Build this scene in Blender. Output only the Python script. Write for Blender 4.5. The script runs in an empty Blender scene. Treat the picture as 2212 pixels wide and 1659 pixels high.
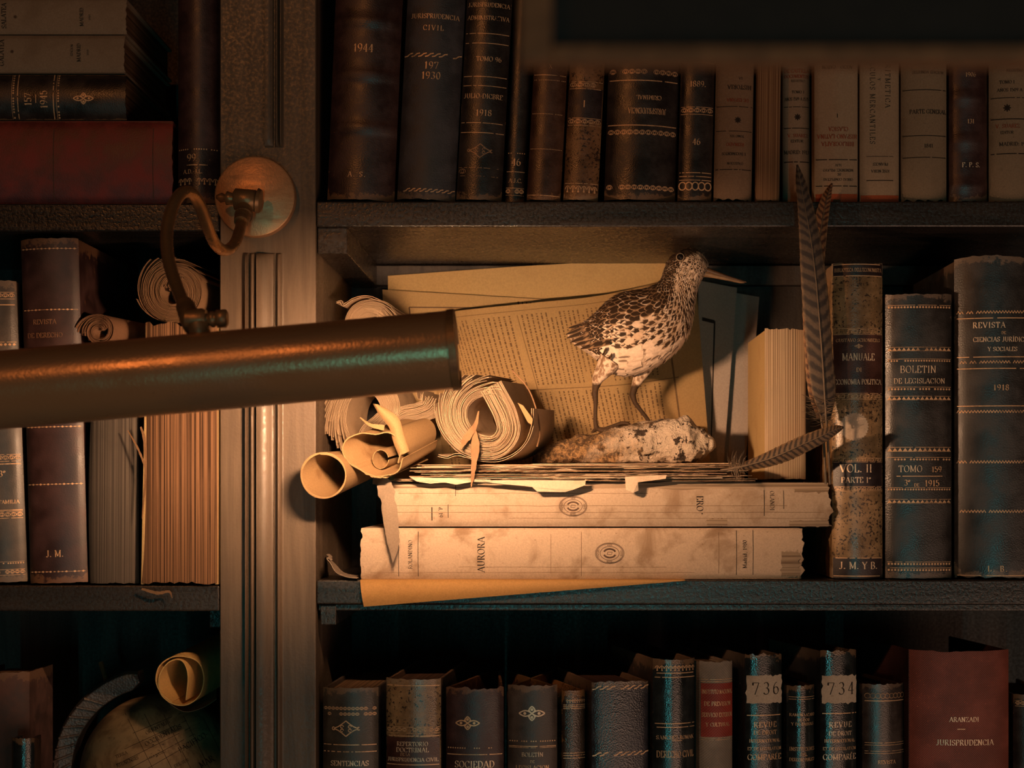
import bpy, bmesh, math, random
from mathutils import Vector, Matrix, noise
R = math.radians
PI = math.pi
scene = bpy.context.scene
COL = scene.collection
rnd = random.Random(7)

# ------------------------------------------------------------------ camera, world, lights, exposure
F, CX, CY, CD = 3640.0, 1200.0, 1050.0, 1.4      # focal length in px, principal point, distance to the bookcase front


def P(px, py, d=0.0):
    """point of the photograph at depth d behind the bookcase front (y = 0)"""
    D = CD + d
    return Vector(((px - CX) / F * D, d, (CY - py) / F * D))


def mpp(d=0.0):
    return (CD + d) / F


cam_d = bpy.data.cameras.new('camera')
cam = bpy.data.objects.new('camera', cam_d)
COL.objects.link(cam)
cam.location = (0, -CD, 0)
cam.rotation_euler = (PI / 2, 0, 0)
cam_d.sensor_width = 36
cam_d.lens = 36 * F / 2212
cam_d.shift_x = (1106 - CX) / 2212
cam_d.shift_y = (CY - 829.5) / 2212
cam_d.clip_start = 0.02
cam_d.dof.use_dof = True
cam_d.dof.focus_distance = 1.43
cam_d.dof.aperture_fstop = 9
scene.camera = cam
scene.view_settings.view_transform = 'Standard'
scene.view_settings.look = 'None'
scene.view_settings.gamma = 1
scene.view_settings.exposure = 0.0
scene.cycles.use_denoising = True
scene.cycles.sample_clamp_indirect = 2.0
scene.cycles.max_bounces = 6

w = bpy.data.worlds.new('world')
scene.world = w
w.use_nodes = True
w.node_tree.nodes['Background'].inputs[0].default_value = (0.9, 0.6, 0.42, 1)
w.node_tree.nodes['Background'].inputs[1].default_value = 0.004


def area(name, loc, target, sx, sy, power, color, spread=180):
    l = bpy.data.lights.new(name, 'AREA')
    l.shape = 'RECTANGLE'
    l.size, l.size_y = sx, sy
    l.energy = power
    l.color = color
    l.spread = R(spread)
    o = bpy.data.objects.new(name, l)
    COL.objects.link(o)
    o.location = loc
    o.rotation_euler = (Vector(target) - Vector(loc)).to_track_quat('-Z', 'Y').to_euler()
    return o


BULB_POWER = 1750.0
area('ceiling_lamp_light', (-0.50, -1.1, 0.66), (0.1, 0, 0.15), .032, .032, 1.1, (1.0, 0.33, 0.09))
area('window_light', (0.06, -4.0, -0.66), (0.04, 0, -0.12), .026, 1.10, 6.5, (0.15, 0.92, 0.88))
area('fill_light', (0.95, -1.5, -1.0), (0.28, 0, -0.16), 1.2, 1.2, 8.5, (1.0, 0.58, 0.39))  # added unseen fill, brightens the right side and the bottom row

# ------------------------------------------------------------------ materials
MATS = {}


class NT:
    def __init__(s, name):
        s.m = bpy.data.materials.new(name)
        s.m.use_nodes = True
        s.t = s.m.node_tree
        s.b = s.t.nodes['Principled BSDF']
        s.tc = s.t.nodes.new('ShaderNodeTexCoord')

    def n(s, typ, **kw):
        x = s.t.nodes.new(typ)
        for k, v in kw.items():
            setattr(x, k, v)
        return x

    def l(s, a, b):
        s.t.links.new(a, b)

    def coords(s, scale=(1, 1, 1), kind='Object', rot=(0, 0, 0)):
        mp = s.n('ShaderNodeMapping')
        mp.inputs['Scale'].default_value = scale
        mp.inputs['Rotation'].default_value = rot
        s.l(s.tc.outputs[kind], mp.inputs['Vector'])
        return mp.outputs[0]

    def noise(s, vec, scale, detail=4, rough=.55, dist=0):
        x = s.n('ShaderNodeTexNoise')
        x.inputs['Scale'].default_value = scale
        x.inputs['Detail'].default_value = detail
        x.inputs['Roughness'].default_value = rough
        x.inputs['Distortion'].default_value = dist
        s.l(vec, x.inputs['Vector'])
        return x.outputs['Fac']

    def ramp(s, fac, a, b, ca=0.0, cb=1.0):
        x = s.n('ShaderNodeMapRange')
        x.interpolation_type = 'SMOOTHSTEP'
        x.inputs['From Min'].default_value = a
        x.inputs['From Max'].default_value = b
        x.inputs['To Min'].default_value = ca
        x.inputs['To Max'].default_value = cb
        s.l(fac, x.inputs['Value'])
        return x.outputs[0]

    def math(s, op, a, b):
        x = s.n('ShaderNodeMath', operation=op)
        for i, v in enumerate((a, b)):
            if isinstance(v, (int, float)):
                x.inputs[i].default_value = v
            else:
                s.l(v, x.inputs[i])
        return x.outputs[0]

    def mix(s, fac, a, b):
        x = s.n('ShaderNodeMix', data_type='RGBA')
        for i, v in ((0, fac), (6, a), (7, b)):
            if isinstance(v, (int, float)):
                x.inputs[i].default_value = v
            elif isinstance(v, tuple):
                x.inputs[i].default_value = (v[0], v[1], v[2], 1)
            else:
                s.l(v, x.inputs[i])
        return x.outputs[2]

    def out(s, color, rough=.5, spec=.5, metal=0.0):
        if isinstance(color, tuple):
            s.b.inputs['Base Color'].default_value = (*color[:3], 1)
        else:
            s.l(color, s.b.inputs['Base Color'])
        if isinstance(rough, (int, float)):
            s.b.inputs['Roughness'].default_value = rough
        else:
            s.l(rough, s.b.inputs['Roughness'])
        s.b.inputs['Specular IOR Level'].default_value = spec
        s.b.inputs['Metallic'].default_value = metal

    def bump(s, h, strength=.3, dist=.001):
        x = s.n('ShaderNodeBump')
        x.inputs['Strength'].default_value = strength
        x.inputs['Distance'].default_value = dist
        s.l(h, x.inputs['Height'])
        s.l(x.outputs[0], s.b.inputs['Normal'])


def mul(c, k):
    return (c[0] * k, c[1] * k, c[2] * k)


def leather(c, wear=None, speck=None, rough=.31, grain=900, bump=.10, wearamt=.5, band=None):
    key = ('leather', c, wear, speck, rough, grain, bump, wearamt)
    if key in MATS:
        return MATS[key]
    s = NT('worn_leather')
    v = s.coords()
    n1 = s.noise(v, 45, 5, .6)
    col = s.mix(s.ramp(n1, .35, .7), mul(c, .6), mul(c, 1.35))
    if speck:
        n2 = s.noise(v, 420, 3, .6)
        n3 = s.noise(v, 60, 2)
        sp = s.ramp(s.math('ADD', n2, s.math('MULTIPLY', n3, .35)), .72, .80)
        col = s.mix(sp, col, speck)
    if wear:
        g = s.n('ShaderNodeSeparateXYZ')
        s.l(s.tc.outputs['Generated'], g.inputs[0])
        n4 = s.noise(v, 130, 5, .7)
        edge = s.math('ABSOLUTE', s.math('SUBTRACT', g.outputs[2], .5), 0)
        ex = s.math('ABSOLUTE', s.math('SUBTRACT', g.outputs[0], .5), 0)
        e1 = s.math('MULTIPLY', s.ramp(edge, .44, .51), .42)
        e2 = s.math('MULTIPLY', s.ramp(ex, .42, .52), .14)
        m = s.ramp(s.math('ADD', s.math('ADD', n4, e1), e2), .84 - wearamt * .22, .92 - wearamt * .20)
        col = s.mix(m, col, wear)
    vo = s.n('ShaderNodeTexVoronoi')
    vo.inputs['Scale'].default_value = grain
    s.l(v, vo.inputs['Vector'])
    h = s.math('ADD', vo.outputs[0], s.math('MULTIPLY', n1, 1.5))
    rg = s.ramp(n1, .3, .75, rough - .07, rough + .13)
    s.out(col, rg, .85)
    s.bump(h, bump, .0008)
    MATS[key] = s.m
    return s.m


def cloth(c, rough=.7, wear=None, weave=1500, diag=True):
    key = ('cloth', c, rough, wear, weave)
    if key in MATS:
        return MATS[key]
    s = NT('book_cloth')
    v = s.coords(rot=(0, R(45) if diag else 0, 0))
    wx = s.n('ShaderNodeTexWave', wave_type='BANDS', bands_direction='X')
    wx.inputs['Scale'].default_value = weave / 6.28 * .8
    wz = s.n('ShaderNodeTexWave', wave_type='BANDS', bands_direction='Z')
    wz.inputs['Scale'].default_value = weave / 6.28 * .8
    s.l(v, wx.inputs['Vector'])
    s.l(v, wz.inputs['Vector'])
    n1 = s.noise(s.coords(), 40, 4)
    col = s.mix(s.ramp(n1, .35, .7), mul(c, .75), mul(c, 1.2))
    s.out(col, rough, .35)
    s.bump(s.math('MULTIPLY', wx.outputs['Fac'], wz.outputs['Fac']), .5, .0004)
    MATS[key] = s.m
    return s.m


def paper(c, stain=None, rough=.8, speck=None, bump=.2, name='aged_paper', amt=.5, sub=0):
    key = ('paper', c, stain, speck, bump, name, amt)
    if key in MATS:
        return MATS[key]
    s = NT(name)
    v = s.coords()
    n1 = s.noise(v, 28, 6, .6, .5)
    n2 = s.noise(v, 700, 3, .7)
    col = s.mix(s.ramp(n2, .3, .7), mul(c, .88), mul(c, 1.06))
    col = s.mix(s.math('MULTIPLY', s.ramp(n1, .5, .72), amt), col, stain or mul(c, .5))
    if speck:
        n3 = s.noise(v, 330, 2, .5)
        n5 = s.noise(v, 900, 2, .5)
        col = s.mix(s.ramp(n3, .70, .77, 0, .6), col, speck)
        col = s.mix(s.ramp(n5, .69, .76, 0, .7), col, speck)
    s.out(col, rough, .25)
    s.bump(s.math('ADD', n2, s.math('MULTIPLY', n1, 3)), bump, .0006)
    MATS[key] = s.m
    return s.m


def pages(c, dark=None, axis=0, fine=1500):
    """stacked page edges: fine streaks across one local axis"""
    key = ('pages', c, dark, axis, fine)
    if key in MATS:
        return MATS[key]
    s = NT('page_edges')
    sc = [2.5, 2.5, 2.5]
    sc[axis] = fine
    v = s.coords(tuple(sc))
    n1 = s.noise(v, 1.0, 3, .7)
    n2 = s.noise(s.coords(), 30, 4)
    col = s.mix(s.ramp(n1, .40, .58), dark or mul(c, .28), c)
    col = s.mix(s.math('MULTIPLY', s.ramp(n2, .45, .75), .5), col, mul(c, .55))
    s.out(col, .85, .2)
    s.bump(n1, .6, .0008)
    MATS[key] = s.m
    return s.m


def wood(c, name='dark_wood', rough=.5, axis=0, bump=.25, g=.5, spec=.5):
    key = ('wood', c, rough, axis, name)
    if key in MATS:
        return MATS[key]
    s = NT(name)
    sc = [70, 70, 70]
    sc[axis] = 5
    v = s.coords(tuple(sc))
    n1 = s.noise(v, 1, 6, .65, .4)
    n2 = s.noise(s.coords(), 380, 3, .6)
    n3 = s.noise(s.coords(), 9, 4)
    col = s.mix(s.ramp(n1, .3, .72), mul(c, 1 - g), mul(c, 1 + g * .6))
    col = s.mix(s.math('MULTIPLY', s.ramp(n3, .45, .7), .45), col, mul(c, .6))
    s.out(col, s.ramp(n2, .3, .7, rough - .1, rough + .15), spec)
    s.bump(s.math('ADD', s.math('MULTIPLY', n1, .8), s.math('MULTIPLY', n2, .7)), bump, .0012)
    MATS[key] = s.m
    return s.m


def brass(c, c2, rough=.28, name='aged_brass', amt=.5, scale=60, metal=.52):
    key = ('brass', c, c2, rough, name)
    if key in MATS:
        return MATS[key]
    s = NT(name)
    v = s.coords((.35, 1, 1))
    n1 = s.noise(v, scale, 6, .65)
    n2 = s.noise(s.coords(), 420, 3, .7)
    m = s.math('MULTIPLY', s.ramp(n1, .45, .68), amt)
    col = s.mix(m, c, c2)
    col = s.mix(s.ramp(n2, .70, .76), col, mul(c2, .4))
    s.out(col, s.ramp(n1, .3, .75, rough, rough + .22), .6, metal)
    s.bump(s.math('ADD', n2, n1), .30, .0006)
    MATS[key] = s.m
    return s.m


def plain(name, c, rough=.5, metal=0.0, spec=.5):
    key = ('plain', name, c, rough, metal)
    if key in MATS:
        return MATS[key]
    s = NT(name)
    n1 = s.noise(s.coords(), 160, 4, .6)
    s.out(s.mix(s.ramp(n1, .3, .7), mul(c, .75), mul(c, 1.15)), rough, spec, metal)
    MATS[key] = s.m
    return s.m


def giltmat(c=(.72, .40, .20), k=1.0):
    key = ('gilt', c, k)
    if key in MATS:
        return MATS[key]
    s = NT('gilt')
    n1 = s.noise(s.coords(), 500, 3, .7)
    n2 = s.noise(s.coords(), 70, 3, .6)
    f = s.math('ADD', s.math('MULTIPLY', n1, .6), s.math('MULTIPLY', n2, .6))
    s.out(s.mix(s.ramp(f, .40, .64), mul(c, .42), mul(c, k)), .42, .6, .25)
    MATS[key] = s.m
    return s.m


GILT = giltmat((.86, .52, .28))
GILTD = giltmat((.42, .24, .13))
GILTP = giltmat((1.0, .74, .50))
INK = plain('printing_ink', (.03, .02, .015), .7, 0, .2)
INKR = plain('red_printing_ink', (.28, .05, .02), .7, 0, .2)
INKF = plain('faded_printing_ink', (.10, .06, .04), .7, 0, .2)

# ------------------------------------------------------------------ mesh helpers


class MB:
    def __init__(s):
        s.v, s.f, s.sm, s.c = [], [], [], []

    def add(s, vs, fs, smooth=False, cols=None):
        b = len(s.v)
        s.v += [Vector(p) for p in vs]
        s.f += [tuple(i + b for i in f) for f in fs]
        s.sm += [smooth] * len(fs)
        s.c += cols if cols else [(1, 1, 1, 1)] * len(vs)

    def box(s, lo, hi, M=None):
        x0, y0, z0 = lo
        x1, y1, z1 = hi
        vs = [Vector(p) for p in ((x0, y0, z0), (x1, y0, z0), (x1, y1, z0), (x0, y1, z0),
                                  (x0, y0, z1), (x1, y0, z1), (x1, y1, z1), (x0, y1, z1))]
        if M is not None:
            vs = [M @ p for p in vs]
        s.add(vs, [(0, 3, 2, 1), (4, 5, 6, 7), (0, 1, 5, 4), (1, 2, 6, 5), (2, 3, 7, 6), (3, 0, 4, 7)])

    def grid(s, rows, smooth=True, close=False, flip=False, cols=None):
        nr, nc = len(rows), len(rows[0])
        fs = []
        for i in range(nr - 1):
            for j in range(nc if close else nc - 1):
                k = (j + 1) % nc
                q = (i * nc + j, i * nc + k, (i + 1) * nc + k, (i + 1) * nc + j)
                fs.append(q[::-1] if flip else q)
        s.add([p for r in rows for p in r], fs, smooth, cols)

    def sheet(s, rows, t, smooth=True):
        """a grid with thickness t: closed slab"""
        nr, nc = len(rows), len(rows[0])
        top, bot = [], []
        for i in range(nr):
            a, b = [], []
            for j in range(nc):
                p = Vector(rows[i][j])
                du = Vector(rows[i][min(j + 1, nc - 1)]) - Vector(rows[i][max(j - 1, 0)])
                dv = Vector(rows[min(i + 1, nr - 1)][j]) - Vector(rows[max(i - 1, 0)][j])
                n = du.cross(dv)
                n = n.normalized() if n.length > 1e-12 else Vector((0, 0, 1))
                a.append(p + n * t * .5)
                b.append(p - n * t * .5)
            top.append(a)
            bot.append(b)
        s.grid(top, smooth)
        s.grid(bot, smooth, flip=True)
        ring = [(i, 0) for i in range(nr)] + [(nr - 1, j) for j in range(1, nc)] + \
               [(i, nc - 1) for i in range(nr - 2, -1, -1)] + [(0, j) for j in range(nc - 2, 0, -1)]
        s.grid([[top[i][j] for i, j in ring], [bot[i][j] for i, j in ring]], False, True)

    def tube(s, pts, rad, n=12, cap=True, smooth=True, squash=None):
        pts = [Vector(p) for p in pts]
        rad = rad if isinstance(rad, (list, tuple)) else [rad] * len(pts)
        rows = []
        up = Vector((0.13, 0.2, 1)).normalized()
        prev = None
        for i, p in enumerate(pts):
            t = (pts[min(i + 1, len(pts) - 1)] - pts[max(i - 1, 0)]).normalized()
            if prev is None:
                a = t.cross(up)
                if a.length < .1:
                    a = t.cross(Vector((1, 0, 0)))
                a.normalize()
            else:
                a = (prev - t * prev.dot(t)).normalized()
            prev = a
            b = t.cross(a)
            rows.append([p + a * math.cos(2 * PI * k / n) * rad[i] + b * math.sin(2 * PI * k / n) * rad[i] for k in range(n)])
        s.grid(rows, smooth, True)
        if cap:
            s.add(rows[0], [tuple(range(n))[::-1]])
            s.add(rows[-1], [tuple(range(n))])

    def lathe(s, prof, n=40, M=None, smooth=True):
        """prof: (r, h) pairs round the local z axis"""
        M = M or Matrix()
        rows = [[M @ Vector((r * math.cos(2 * PI * k / n), r * math.sin(2 * PI * k / n), h)) for k in range(n)] for r, h in prof]
        s.grid(rows, smooth, True)
        if prof[0][0] > 1e-6:
            s.add(rows[0], [tuple(range(n))[::-1]])
        if prof[-1][0] > 1e-6:
            s.add(rows[-1], [tuple(range(n))])


def build(name, mb, mat, parent=None, bevel=0, off=None, color=False):
    me = bpy.data.meshes.new(name)
    o_ = Vector(off) if off is not None else Vector((0, 0, 0))
    me.from_pydata([tuple(p - o_) for p in mb.v], [], mb.f)
    me.polygons.foreach_set('use_smooth', mb.sm)
    if color:
        a = me.color_attributes.new('tint', 'FLOAT_COLOR', 'POINT')
        flat = []
        for c in mb.c:
            flat += list(c)
        a.data.foreach_set('color', flat)
    for m in (mat if isinstance(mat, (list, tuple)) else [mat]):
        me.materials.append(m)
    me.update()
    o = bpy.data.objects.new(name, me)
    COL.objects.link(o)
    if parent:
        o.parent = parent
    if bevel:
        b = o.modifiers.new('bevel', 'BEVEL')
        b.width = bevel
        b.segments = 2
        b.limit_method = 'ANGLE'
        b.angle_limit = R(50)
    return o


def tag(o, label, cat, group=None, kind=None):
    o['label'] = label
    o['category'] = cat
    if group:
        o['group'] = group
    if kind:
        o['kind'] = kind
    return o


def thing(name, label, cat, loc, group=None, rot=(0, 0, 0)):
    o = bpy.data.objects.new(name, None)
    o.empty_display_size = .02
    COL.objects.link(o)
    o.location = loc
    o.rotation_euler = rot
    return tag(o, label, cat, group)


def cr(pts, n):
    """Catmull-Rom through pts (any dimension), n samples"""
    pts = [tuple(p) for p in pts]
    ext = [tuple(2 * a - b for a, b in zip(pts[0], pts[1]))] + pts + [tuple(2 * a - b for a, b in zip(pts[-1], pts[-2]))]
    out = []
    m = len(pts) - 1
    for k in range(n):
        x = k / (n - 1) * m
        i = min(int(x), m - 1)
        t = x - i
        p0, p1, p2, p3 = ext[i:i + 4]
        out.append(tuple(.5 * (2 * b + (c - a) * t + (2 * a - 5 * b + 4 * c - d) * t * t + (3 * b - a - 3 * c + d) * t ** 3)
                         for a, b, c, d in zip(p0, p1, p2, p3)))
    return out


# ------------------------------------------------------------------ lettering: a small roman alphabet drawn as pen strokes
GL = {
 'A': (.80, "L .06 0 .4 1;L .4 1 .74 0;L .2 .36 .6 .36;S .06 0;S .74 0"),
 'B': (.68, "L .14 0 .14 1;L .04 1 .34 1;A .34 .76 .22 .24 90 -90;L .14 .52 .36 .52;A .36 .26 .26 .26 90 -90;L .04 0 .36 0"),
 'C': (.74, "A .4 .5 .34 .5 48 312;L .65 .98 .65 .7;L .65 .02 .65 .2"),
 'D': (.80, "L .14 0 .14 1;L .04 1 .34 1;A .34 .5 .38 .5 90 -90;L .04 0 .34 0"),
 'E': (.64, "L .14 0 .14 1;L .04 1 .55 1;L .55 1 .55 .76;L .14 .52 .42 .52;L .04 0 .58 0;L .58 0 .58 .25"),
 'F': (.60, "L .14 0 .14 1;L .04 1 .55 1;L .55 1 .55 .76;L .14 .52 .42 .52;S .14 0"),
 'G': (.80, "A .4 .5 .34 .5 48 312;L .65 .98 .65 .7;L .65 .06 .65 .42;L .5 .42 .76 .42"),
 'H': (.82, "L .16 0 .16 1;L .66 0 .66 1;L .16 .52 .66 .52;S .16 0;S .66 0;S .16 1;S .66 1"),
 'I': (.38, "L .19 0 .19 1;S .19 0;S .19 1"),
 'J': (.50, "L .32 1 .32 .2;A .17 .2 .15 .2 0 -150;S .32 1"),
 'K': (.76, "L .15 0 .15 1;L .15 .42 .62 1;L .3 .58 .66 0;S .15 0;S .15 1;S .62 1;S .66 0"),
 'L': (.62, "L .14 0 .14 1;L .04 0 .56 0;L .56 0 .56 .26;S .14 1"),
 'M': (.98, "L .14 0 .14 1;L .14 1 .48 .1;L .48 .1 .82 1;L .82 1 .82 0;S .14 0;S .82 0;S .1 1;S .86 1"),
 'N': (.84, "L .14 0 .14 1;L .14 1 .68 0;L .68 0 .68 1;S .14 0;S .68 1;S .1 1"),
 'O': (.82, "A .41 .5 .35 .5 0 360"),
 'P': (.64, "L .14 0 .14 1;L .04 1 .34 1;A .34 .74 .24 .26 90 -90;L .14 .48 .34 .48;S .14 0"),
 'Q': (.82, "A .41 .5 .35 .5 0 360;L .42 .2 .74 -.14"),
 'R': (.74, "L .14 0 .14 1;L .04 1 .34 1;A .34 .75 .22 .25 90 -90;L .14 .5 .34 .5;L .36 .5 .66 0;S .14 0;S .67 0"),
 'S': (.58, "A .29 .75 .21 .25 40 270;A .29 .25 .22 .25 90 -140;L .5 .98 .5 .76;L .08 .02 .08 .24"),
 'T': (.72, "L .36 0 .36 1;L .06 1 .66 1;L .06 1 .06 .78;L .66 1 .66 .78;S .36 0"),
 'Ñ': (.84, "L .14 0 .14 1;L .14 1 .68 0;L .68 0 .68 1;S .14 0;S .68 1;L .25 1.15 .55 1.2"),
 'U': (.80, "L .15 1 .15 .3;A .40 .3 .25 .3 180 360;L .65 .3 .65 1;S .15 1;S .65 1"),
 'V': (.78, "L .06 1 .4 0;L .4 0 .72 1;S .08 1;S .72 1"),
 'W': (1.1, "L .06 1 .32 0;L .32 0 .55 1;L .55 1 .8 0;L .8 0 1.04 1;S .06 1;S 1.04 1"),
 'X': (.76, "L .08 1 .68 0;L .08 0 .66 1;S .08 0;S .68 0;S .08 1;S .66 1"),
 'Y': (.74, "L .06 1 .37 .48;L .37 .48 .68 1;L .37 0 .37 .48;S .37 0;S .06 1;S .68 1"),
 'Z': (.68, "L .08 1 .6 1;L .6 1 .08 0;L .08 0 .62 0;L .08 1 .08 .78;L .62 0 .62 .22"),
 '0': (.62, "A .31 .5 .24 .5 0 360"),
 '1': (.44, "L .24 0 .24 1;L .08 .78 .24 1;S .24 0"),
 '2': (.60, "A .3 .72 .22 .28 160 -40;L .47 .54 .08 .02;L .08 .03 .54 .03;L .54 .03 .54 .2"),
 '3': (.60, "A .28 .76 .2 .24 150 -90;A .28 .27 .24 .27 90 -150"),
 '4': (.62, "L .42 0 .42 1;L .42 1 .05 .3;L .05 .3 .58 .3;S .42 0"),
 '5': (.60, "L .12 1 .5 1;L .12 1 .12 .55;A .28 .32 .24 .31 120 -150"),
 '6': (.62, "A .31 .3 .23 .3 0 360;A .46 .4 .38 .6 100 180"),
 '7': (.58, "L .06 .97 .54 .97;L .54 .97 .22 0;L .06 .97 .06 .76"),
 '8': (.62, "A .31 .76 .19 .24 0 360;A .31 .26 .24 .26 0 360"),
 '9': (.62, "A .31 .7 .23 .3 0 360;A .16 .6 .38 .6 -80 0"),
 '.': (.26, "L .13 0 .13 .14"), ',': (.26, "L .15 .12 .08 -.16"), '-': (.44, "L .06 .4 .38 .4"),
 ':': (.28, "L .14 .05 .14 .2;L .14 .55 .14 .7"), ' ': (.36, ""), "'": (.22, "L .11 .75 .11 1"),
 'º': (.36, "A .18 .8 .13 .16 0 360"), '^': (.36, "A .16 .8 .1 .13 0 360;L .29 .94 .29 .66"),
 'Í': (.38, "L .19 0 .19 1;S .19 0;S .19 1;L .15 1.1 .3 1.28"),
 'Ó': (.82, "A .41 .5 .35 .5 0 360;L .36 1.1 .52 1.28"), 'É': (.64, "L .14 0 .14 1;L .04 1 .55 1;L .14 .52 .42 .52;L .04 0 .58 0;L .25 1.1 .42 1.28"),
 'È': (.64, "L .14 0 .14 1;L .04 1 .55 1;L .14 .52 .42 .52;L .04 0 .58 0;L .42 1.1 .22 1.28"),
 'a': (.52, "A .22 .2 .16 .2 0 360;L .4 0 .4 .42;A .24 .44 .16 .18 0 150"),
 'd': (.56, "A .24 .3 .18 .3 0 360;L .44 0 .44 1;S .4 1"),
 'r': (.42, "L .14 0 .14 .62;A .28 .42 .14 .2 150 50;S .14 0;S .1 .62"),
 'i': (.3, "L .15 0 .15 .62;S .15 0;S .11 .62;L .15 .8 .15 .92"),
}


def nibw(dx, dy):
    a = math.degrees(math.atan2(dy, dx))
    if a > 90:
        a -= 180
    if a <= -90:
        a += 180
    tb = ((-90, 1), (-50, 1), (-30, .6), (0, .34), (30, .36), (70, .45), (80, .8), (90, 1))
    for (a0, w0), (a1, w1) in zip(tb, tb[1:]):
        if a <= a1:
            return w0 + (w1 - w0) * (a - a0) / (a1 - a0)
    return 1


def stroke(mb, pts, width, mp, nib=False, off=.0002):
    """a flat ribbon along pts (u,v), laid on the surface mp(u,v,off)"""
    n = len(pts)
    L, Rr = [], []
    for i in range(n):
        a, b = pts[max(i - 1, 0)], pts[min(i + 1, n - 1)]
        dx, dy = b[0] - a[0], b[1] - a[1]
        l = math.hypot(dx, dy) or 1e-9
        k = width * (nibw(dx, dy) if nib else 1) * .5
        L.append(mp(pts[i][0] - dy / l * k, pts[i][1] + dx / l * k, off))
        Rr.append(mp(pts[i][0] + dy / l * k, pts[i][1] - dx / l * k, off))
    mb.add(L + Rr, [(i, n + i, n + i + 1, i + 1) for i in range(n - 1)])


def text(mb, mp, s, cu, cv, h, rot=0, maxw=None, weight=.17, track=.06, wear=0.0, off=.0003):
    """s centred at (cu,cv), cap height h, rotated rot degrees"""
    tot = sum(GL.get(c, GL['O'])[0] + track for c in s) - track
    k = h
    sx = min(1.0, maxw / (tot * h)) if maxw else 1.0
    ca, sa = math.cos(R(rot)), math.sin(R(rot))
    x = -tot / 2

    def tr(px, py):
        a, b = px * k * sx, (py - .5) * k
        return (cu + a * ca - b * sa, cv + a * sa + b * ca)
    for c in s:
        wd, code = GL.get(c, GL['O'])
        for cmd in code.split(';'):
            if not cmd or (wear and rnd.random() < wear):
                continue
            q = cmd.split()
            v = [float(t) for t in q[1:]]
            if q[0] == 'L':
                pts = [(v[0], v[1]), ((v[0] + v[2]) / 2, (v[1] + v[3]) / 2), (v[2], v[3])]
                nibbed = True
            elif q[0] == 'S':
                pts = [(v[0] - .11, v[1]), (v[0] + .11, v[1])]
                nibbed = True
            else:
                cx, cy, rx, ry, a0, a1 = v
                m = max(5, int(abs(a1 - a0) / 24))
                pts = [(cx + rx * math.cos(R(a0 + (a1 - a0) * i / m)), cy + ry * math.sin(R(a0 + (a1 - a0) * i / m))) for i in range(m + 1)]
                nibbed = True
            # widths follow the upright letter, so build the ribbon in letter space
            n = len(pts)
            L, Q = [], []
            for i in range(n):
                a, b = pts[max(i - 1, 0)], pts[min(i + 1, n - 1)]
                dx, dy = b[0] - a[0], b[1] - a[1]
                l = math.hypot(dx, dy) or 1e-9
                kk = weight * nibw(dx, dy) * .5
                L.append(mp(*tr(x + pts[i][0] - dy / l * kk, pts[i][1] + dx / l * kk), off))
                Q.append(mp(*tr(x + pts[i][0] + dy / l * kk, pts[i][1] - dx / l * kk), off))
            mb.add(L + Q, [(i, n + i, n + i + 1, i + 1) for i in range(n - 1)])
        x += wd + track


def disc(mb, mp, u, v, r, off=.0003, n=8, ry=None):
    ry = ry or r
    vs = [mp(u + r * math.cos(2 * PI * k / n), v + ry * math.sin(2 * PI * k / n), off) for k in range(n)]
    mb.add(vs, [tuple(range(n))])


def arc(cx, cy, rx, ry, a0, a1, m=10):
    return [(cx + rx * math.cos(R(a0 + (a1 - a0) * i / m)), cy + ry * math.sin(R(a0 + (a1 - a0) * i / m))) for i in range(m + 1)]


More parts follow.
